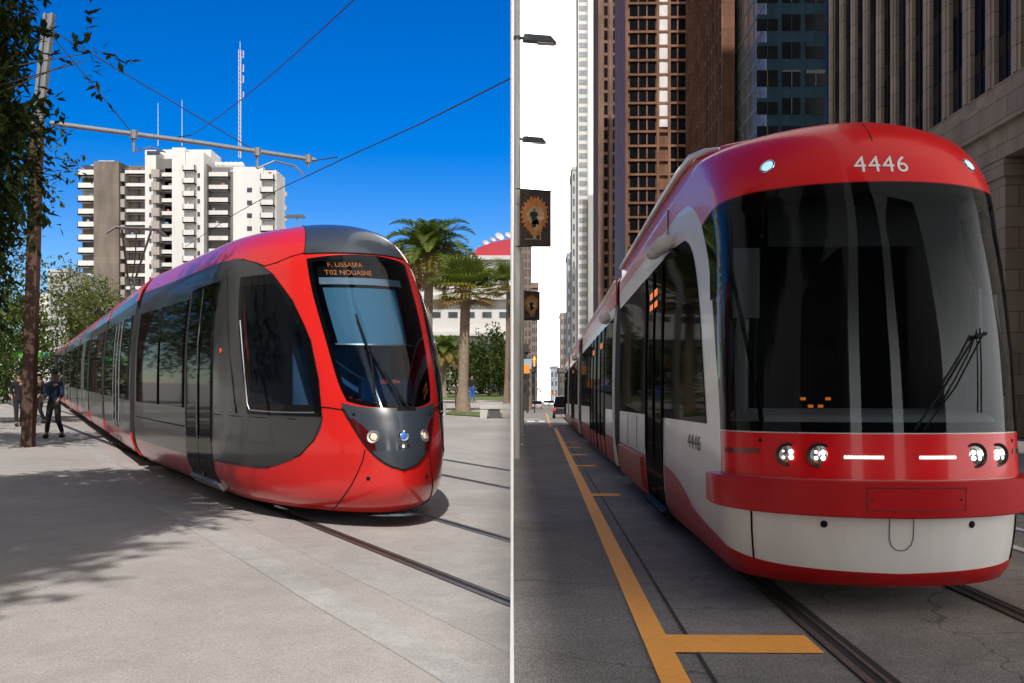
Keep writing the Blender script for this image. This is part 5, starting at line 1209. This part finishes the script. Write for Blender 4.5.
# unseen buildings added behind the viewer: sun blocker for this street, windscreen reflections
BK=thing('unseen_tower','grey unseen tower added behind the viewer to block the sun from the street','building',(0,0,0)); BK.location=(8.0,-46,0)
m=MB(); m.box(-7.99,8,-12,0,0,150); m.build('wall',mat('blocker_stone',(.07,.062,.056),.8,.15,.4),BK)
for k in range(9):
    x=-7.4+k*1.75; m=MB(); m.box(x,x+.95,-.0,.12,4,149); m.build('window_strip',M_strip_win,BK)
far2=thing('unseen_tower','dark unseen tower added behind the viewer on the right for windscreen reflections','building',(34,-40,0))  # added for reflections in the streetcar windscreen
m=MB(); m.box(-9,12,-20,0,0,60); m.build('wall',M_brown2,far2)
for k in range(10):
    x=-8.6+k*2.1; m=MB(); m.box(x,x+1.3,0,.12,4,59); m.build('window_strip',M_strip_win,far2)
# ---- lamps, banners, poles along the divide
M_cpole=mat('weathered_concrete',(.42,.41,.39),.85,.25,3,streak=True)
M_lhead=mat('lamp_head_dark',(.06,.075,.085),.5)
def lamp_post(label,Y,px,py,pole_h,r):
    X=(px-512)/F*Y; t=thing('street_lamp',label,'street lamp',(X,Y,gr(Y)),(0,0,0),'street lamps over the shaded street'); z=HC+(HOR-py)/F*Y-gr(Y)
    m=MB(); m.tube([(0,0,0),(0,0,pole_h*.5),(0,0,pole_h)],[r*1.25,r*1.1,r],12); m.build('pole',M_cpole,t,True)
    m=MB(); m.tube([(0,0,z),(.3,0,z)],.045,8); m.lathe([(r*1.25,z-.05),(r*1.25,z+.05)],10); m.build('arm',M_lhead,t)
    m=MB(); m.hexa([(.15,-.14,z-.10),(1.12,-.17,z-.17),(1.12,.17,z-.17),(.15,.14,z-.10)],[(.2,-.09,z+.11),(.95,-.1,z+.05),(.95,.1,z+.05),(.2,.09,z+.11)]); m.box(.3,.42,-.03,.03,z+.06,z+.12); m.build('lamp_head',M_lhead,t,bevel=.03)
    m=MB(); m.hexa([(.58,-.11,z-.165),(1.05,-.12,z-.19),(1.05,.12,z-.19),(.58,.11,z-.165)],[(.58,-.11,z-.10),(1.05,-.12,z-.13),(1.05,.12,z-.13),(.58,.11,z-.10)]); m.build('lens',mat('lamp_lens',(.4,.42,.4),.3),t)
    return t
lw=thing('unseen_block','low dark unseen block added behind the viewer to hide the blue sky from reflections','building',(-16,-26,0))
m=MB(); m.box(-18,9.5,-14,0,0,27); m.build('wall',M_brown2,lw)  # added block; keeps blue sky out of the windscreen reflections
for k in range(12):
    x=-17.4+k*2.1; m=MB(); m.box(x,x+1.4,0,.12,3,26); m.build('window_strip',M_strip_win,lw)
lamp_post('nearest dark street lamp high at the top of the concrete pole',31,517,38,14.5,.085)
lamp_post('second dark street lamp lower down above the banner',43,518,139,11.6,.10)
def banner(label,Y,pa,pb,ya,yb,pxp,group='street banners on the left poles'):
    k=Y/F; xa=(pa-512)*k; t=thing('street_banner',label,'banner',(xa,Y,0),(0,0,0),group); Z=lambda py:HC+(HOR-py)*k; W_=(pb-pa)*k; za,zb_=Z(yb),Z(ya); h=zb_-za
    ori=Vector((0,0,za)); 
    m=MB(); nn=8; vs=[]
    for d in (0,.02):
        for i in range(nn+1):
            for j in range(2): vs.append((W_*i/nn,-.02*math.sin(i*.9)+d,za-.02*W_*i/nn*0+h*j-(.04*h*i/nn if j else -.0)))
    Wn=2*(nn+1)
    fs=[(2*i,2*i+2,2*i+3,2*i+1) for i in range(nn)]+[(Wn+2*i,Wn+2*i+1,Wn+2*i+3,Wn+2*i+2) for i in range(nn)]+[(0,1,Wn+1,Wn),(2*nn,Wn+2*nn,Wn+2*nn+1,2*nn+1)]
    m.add(vs,fs); m.build('cloth',mat('banner_cloth',(.03,.022,.018),.8,.6,9),t)
    cx,cz=W_*.47,za+h*.55; sx,sz=W_*.42,h*.32
    def blob(nm,rx,rz,cx_,cz_,mt,d,spk=0,n=36):
        P=[]
        for q in range(n):
            a=2*PI*q/n; e=1+(spk*(1 if q%2 else -1)*random.uniform(.4,1) if spk else 0); P.append((cx_+rx*e*math.cos(a),cz_+rz*e*math.sin(a)))
        m=MB(); m.prism(P,lambda u,v,dd:(u,dd,v),-d-.004,-d); return m.build(nm,mt,t)
    MO=mat('banner_orange',(.36,.13,.03),.8,.35,8); MT=mat('banner_tan',(.34,.26,.14),.8,.3,9); MK=mat('banner_black',(.012,.011,.012),.8); MP=mat('banner_pink',(.6,.3,.24),.8)
    blob('sunburst',sx,sz*.95,cx,cz,MO,.024,.14,44); blob('sunburst_tail',sx*.55,sz*.5,cx+.02*W_,cz-h*.22,MO,.028,.1)
    blob('glow',sx*.66,sz*.5,cx+.02,cz-h*.02,MT,.034,.06); blob('glow_tail',sx*.3,sz*.36,cx+.02,cz-h*.18,MT,.034,.05)
    blob('figure',sx*.32,sz*.17,cx-.02,cz-h*.0,MK,.040); blob('figure_foot',sx*.16,sz*.17,cx-.02,cz-h*.065,MK,.044); blob('figure_top',sx*.07,sz*.07,cx-.01,cz+h*.085,MK,.044); blob('highlight',sx*.26,sz*.1,cx+sx*.45,cz-h*.065,MP,.042)
    blob('figure_base',sx*.16,sz*.10,cx-.02,cz-h*.2,MK,.044)
    m=MB(); m.box(cx-.05*W_,cx+.05*W_,-.03,-.026,za+h*.12,za+h*.26); m.box(W_*.15,W_*.6,-.03,-.026,za+h*.115,za+h*.125); m.box(W_*.64,W_*.67,-.03,-.026,za+h*.1,za+h*.22); m.build('stand',MT,t)
    xp=(pxp-512)*k-xa
    m=MB(); m.tube([(xp-.03,0,zb_+.01),(W_+.02,0,zb_-.04*h)],.018,6); m.build('bracket',M_black,t); m=MB(); m.tube([(xp-.03,0,za-.01),(W_+.0,0,za-.01)],.018,6); m.build('bracket',M_black,t)
    return t
banner('larger near banner with orange sunburst on the concrete pole',30.6,520,551,189,246,517)
Y=55
pp=MB(); pp.tube([(0,0,0),(0,0,9)],[.11,.08],10); o=pp.build('banner_pole',M_cpole,None,True); o.location=((522-512)/F*Y,Y,gr(Y)); tag(o,'thin far pole carrying the smaller banner','pole')
banner('smaller far banner with orange sunburst below the larger one',55,524,540,291,320,522)
# ---- white dividing line between the two places, built as an added mast and edging
Y=9.0
fp=thing('divider_mast','slim white mast added as the dividing line between the sunny plaza and the shaded street','pole',(0,Y,gl(Y)-.2))
M_mast=mat('white_gloss_paint',(.9,.9,.9),.4)
m=MB(); m.tube([(0,0,0),(0,0,6.6)],.0135,10); m.build('pole',M_mast,fp,True); m=MB(); m.sphere((0,0,6.62),.03,10); m.build('finial',M_mast,fp,True)
mb=MB()
for ya,yb in ((2,9),(9,40),(40,400)):
    mb.hexa([(-.011,ya,gr(ya)-.1),(.011,ya,gr(ya)-.1),(.011,yb,gr(yb)-.1),(-.011,yb,gr(yb)-.1)],[(-.011,ya,gl(ya)+.03),(.011,ya,gl(ya)+.03),(.011,yb,gl(yb)+.03),(-.011,yb,gl(yb)+.03)])
tag(mb.build('divider_edging',M_mast),'thin white edging added as the dividing line between the pale plaza and the asphalt street','wall')
# ---- street clutter on the right
M_or=mat('orange_sign',(.8,.25,.03),.5); M_orl=mat('orange_lit_sign',(.8,.3,.05),.5,emit=.5,ecol=(1,.35,.05))
def sign(label,px,py,Y,w,h,mt,cat='sign',name='street_sign',arrow=False,post=True):
    x,_,z=at(px,py,Y); t=thing(name,label,cat,(x,Y,gr(Y))); z-=gr(Y); a,b=w/F*Y/2,h/F*Y/2
    m=MB()
    if arrow: m.prism([(-a*.35,-b),(a*.35,-b),(a*.35,.2*b),(a,.2*b),(0,b),(-a,.2*b),(-a*.35,.2*b)],lambda u,v,d:(u,d,v+z),-.03,.03)
    else: m.prism([(-a,-b),(a,-b),(a,b),(-a,b)],lambda u,v,d:(u,d,v+z),-.06,.06)
    m.build('panel',mt,t,bevel=.02)
    m=MB(); m.tube([(a*.2,.12,0),(a*.2,.12,z+b)],.07,6); m.build('post',M_under,t)
    return t
sign('orange arrow sign standing above the left pavement',534.3,361,140,4.2,11,M_orl,arrow=True)
sign('pale blue sign board behind the orange arrow',527.5,364,150,8,10,mat('pale_blue_sign',(.25,.36,.45),.5))
sign('square orange sign by the left shopfronts',526.5,369,138,6,9,M_or)
sign('low orange sign by the dark shopfront at the left edge',519.5,383,132,5,9,M_or)
for i,(px_,py_,Y_) in enumerate(((540.5,391,330),(551,394,360),(555,393,300),(538,389,280))):
    sign(['small orange marker in the far distance left of the lane line','orange marker far down the right lane','orange marker beside the far SUV lane','orange marker before the far left block'][i],px_,py_,Y_,2.0,2.6,M_or)
Y=150; person('person in orange vest standing at the left kerb far down the street',((517-512)/F*Y,Y,gr(Y)+.15),.3,1.75,C('vest_orange',(.55,.14,.02)),C('trousers_black',(.012,.012,.014)),.1)
Y=135; person('person in black crossing by the left shopfront',((520.5-512)/F*Y,Y,gr(Y)+.15),.8,1.7,C('coat_black',(.008,.008,.009)),C('trousers_black',(.012,.012,.014)),.15)
car('silver car parked far down the left side of the street',((537-512)/F*205,205,gr(205)),PI-PHI,(.42,.44,.46),4.4,1.9)
car('black SUV waiting beyond the rear of the streetcar',((563.5-512)/F*100,100,gr(100)),PI-PHI,(.012,.012,.013),4.7,1.95,1.95,True)
car('grey car far away in the right lane beyond the SUV',((552-512)/F*290,290,gr(290)),-PHI,(.25,.26,.28),4.4,1.9)
car('white car far away near the end of the street',((546.5-512)/F*330,330,gr(330)),-PHI,(.6,.6,.6),4.4,1.9)
car('dark blue car parked on the far side of the street beyond the streetcar nose',st(10.4,17.6),-PHI,(.02,.05,.12),4.4,1.85)
Y=22.5
pt=thing('planter','dark planter box with leafy flowers on the right pavement beyond the streetcar','planter',st(12.15,22.6,.14)); m=MB(); m.box(-.5,.6,-.5,.9,0,.5); m.build('box',mat('planter_box',(.05,.045,.04),.7),pt,bevel=.03)
crown_mb([((0,.2,.95),(.6,.8,.6))],1200,.12,.08,8).build('foliage',M_lf,pt,fixn=False)
person('person in dark clothes passing the planter on the right pavement',st(12.4,26.5,.14),-.8,1.75,C('jacket_slate',(.03,.04,.06)),C('trousers_black',(.012,.012,.014)),.2)
# overhead wires down the street
def swire(pts,lb,r=.03): wire('overhead_wire',pts,r,lb,'overhead wires across the shaded street')
swire([at(514,271,60),at(541,270,62)],'thin span wire just above the smaller banner',.014)
swire([at(514,346,120),at(536,352,120)],'low span wire by the left signs, upper',.035)
swire([at(535,352,160),at(560,340,120)],'long span wire across the far street, upper',.03)
swire([at(535,372,200),at(560,366,160)],'long span wire across the far street, lower',.04)
swire([at(541,384,260),at(557,378,200)],'farthest span wire over the street',.04)
# ================================================================ SKY, SUN, CAMERA
EL=R_(50)
w=bpy.data.worlds.new('World'); scene.world=w; w.use_nodes=True; nt=w.node_tree; L=nt.links.new
bg=nt.nodes['Background']; sky=nt.nodes.new('ShaderNodeTexSky'); sky.sky_type='NISHITA'; sky.sun_disc=False; sky.sun_elevation=EL; sky.sun_rotation=PI; sky.air_density=1.0; sky.dust_density=0.0; sky.ozone_density=5.0; sky.altitude=400
hs=nt.nodes.new('ShaderNodeHueSaturation'); hs.inputs['Saturation'].default_value=1.5; hs.inputs['Value'].default_value=1; hs.inputs['Hue'].default_value=.518; L(sky.outputs[0],hs.inputs['Color'])
tc=nt.nodes.new('ShaderNodeTexCoord'); sp=nt.nodes.new('ShaderNodeSeparateXYZ'); L(tc.outputs['Generated'],sp.inputs[0])
def ramp(sock,a,b,c=0,d=1):
    m=nt.nodes.new('ShaderNodeMapRange'); m.interpolation_type='SMOOTHSTEP'; m.inputs[1].default_value=a; m.inputs[2].default_value=b; m.inputs[3].default_value=c; m.inputs[4].default_value=d; L(sock,m.inputs[0]); return m.outputs[0]
# pale fill added to the unseen sky far left and behind, against blue light
cx_=ramp(sp.outputs['X'],-.80,-.52,1,0); cy_=ramp(sp.outputs['Y'],-.05,.45,1,0)
mxx=nt.nodes.new('ShaderNodeMath'); mxx.operation='MAXIMUM'; L(cx_,mxx.inputs[0]); L(cy_,mxx.inputs[1])
L(hs.outputs[0],bg.inputs[0]); bg.inputs[1].default_value=.092
bc=nt.nodes.new('ShaderNodeBackground'); bc.inputs[0].default_value=(1,.95,.89,1); bc.inputs[1].default_value=.24
mc=nt.nodes.new('ShaderNodeMixShader'); L(mxx.outputs[0],mc.inputs[0]); L(bg.outputs[0],mc.inputs[1]); L(bc.outputs[0],mc.inputs[2])
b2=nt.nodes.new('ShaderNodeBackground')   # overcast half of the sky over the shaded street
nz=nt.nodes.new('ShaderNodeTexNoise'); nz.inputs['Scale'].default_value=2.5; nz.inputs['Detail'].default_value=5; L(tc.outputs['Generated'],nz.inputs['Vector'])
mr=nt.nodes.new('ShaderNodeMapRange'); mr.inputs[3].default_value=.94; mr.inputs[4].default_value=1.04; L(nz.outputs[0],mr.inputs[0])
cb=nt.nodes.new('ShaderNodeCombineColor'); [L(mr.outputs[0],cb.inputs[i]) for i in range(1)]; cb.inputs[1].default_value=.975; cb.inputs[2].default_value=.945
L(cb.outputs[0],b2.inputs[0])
m2=nt.nodes.new('ShaderNodeMapRange'); m2.interpolation_type='SMOOTHSTEP'; m2.inputs[1].default_value=.16; m2.inputs[2].default_value=.5; m2.inputs[3].default_value=3.2; m2.inputs[4].default_value=.55; L(sp.outputs['Z'],m2.inputs[0]); L(m2.outputs[0],b2.inputs[1])  # low sky band brightened beyond plain overcast to light upright faces
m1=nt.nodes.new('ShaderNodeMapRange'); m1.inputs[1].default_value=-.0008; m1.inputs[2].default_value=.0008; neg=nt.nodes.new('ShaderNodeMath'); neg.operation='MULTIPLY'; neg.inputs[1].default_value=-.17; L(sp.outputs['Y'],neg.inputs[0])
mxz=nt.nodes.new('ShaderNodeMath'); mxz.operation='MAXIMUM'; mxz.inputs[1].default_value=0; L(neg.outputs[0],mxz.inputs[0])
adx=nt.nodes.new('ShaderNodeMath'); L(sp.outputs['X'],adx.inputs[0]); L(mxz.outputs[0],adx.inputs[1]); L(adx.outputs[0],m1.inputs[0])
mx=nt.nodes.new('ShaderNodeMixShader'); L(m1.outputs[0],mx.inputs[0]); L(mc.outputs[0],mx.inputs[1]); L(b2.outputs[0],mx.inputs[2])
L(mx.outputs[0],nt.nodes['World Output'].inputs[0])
sd=bpy.data.lights.new('sun','SUN'); sd.energy=3.3; sd.angle=R_(.53); sd.color=(1,.95,.88)
so=bpy.data.objects.new('sun',sd); COL.objects.link(so); so.rotation_euler=(R_(90)-EL,0,0); so.location=(0,-20,30)
cd=bpy.data.cameras.new('camera'); co=bpy.data.objects.new('camera',cd); COL.objects.link(co); scene.camera=co
cd.sensor_width=36; cd.lens=F/1024*36; cd.shift_y=(HOR-341.5)/1024; cd.clip_start=.1; cd.clip_end=3000
co.location=(0,0,HC); co.rotation_euler=(R_(90),0,0)
vs=scene.view_settings; vs.view_transform='Standard'; vs.look='None'; vs.exposure=.5; vs.gamma=1; vs.use_curve_mapping=False
scene.render.engine='CYCLES'; scene.render.resolution_x=1024; scene.render.resolution_y=683
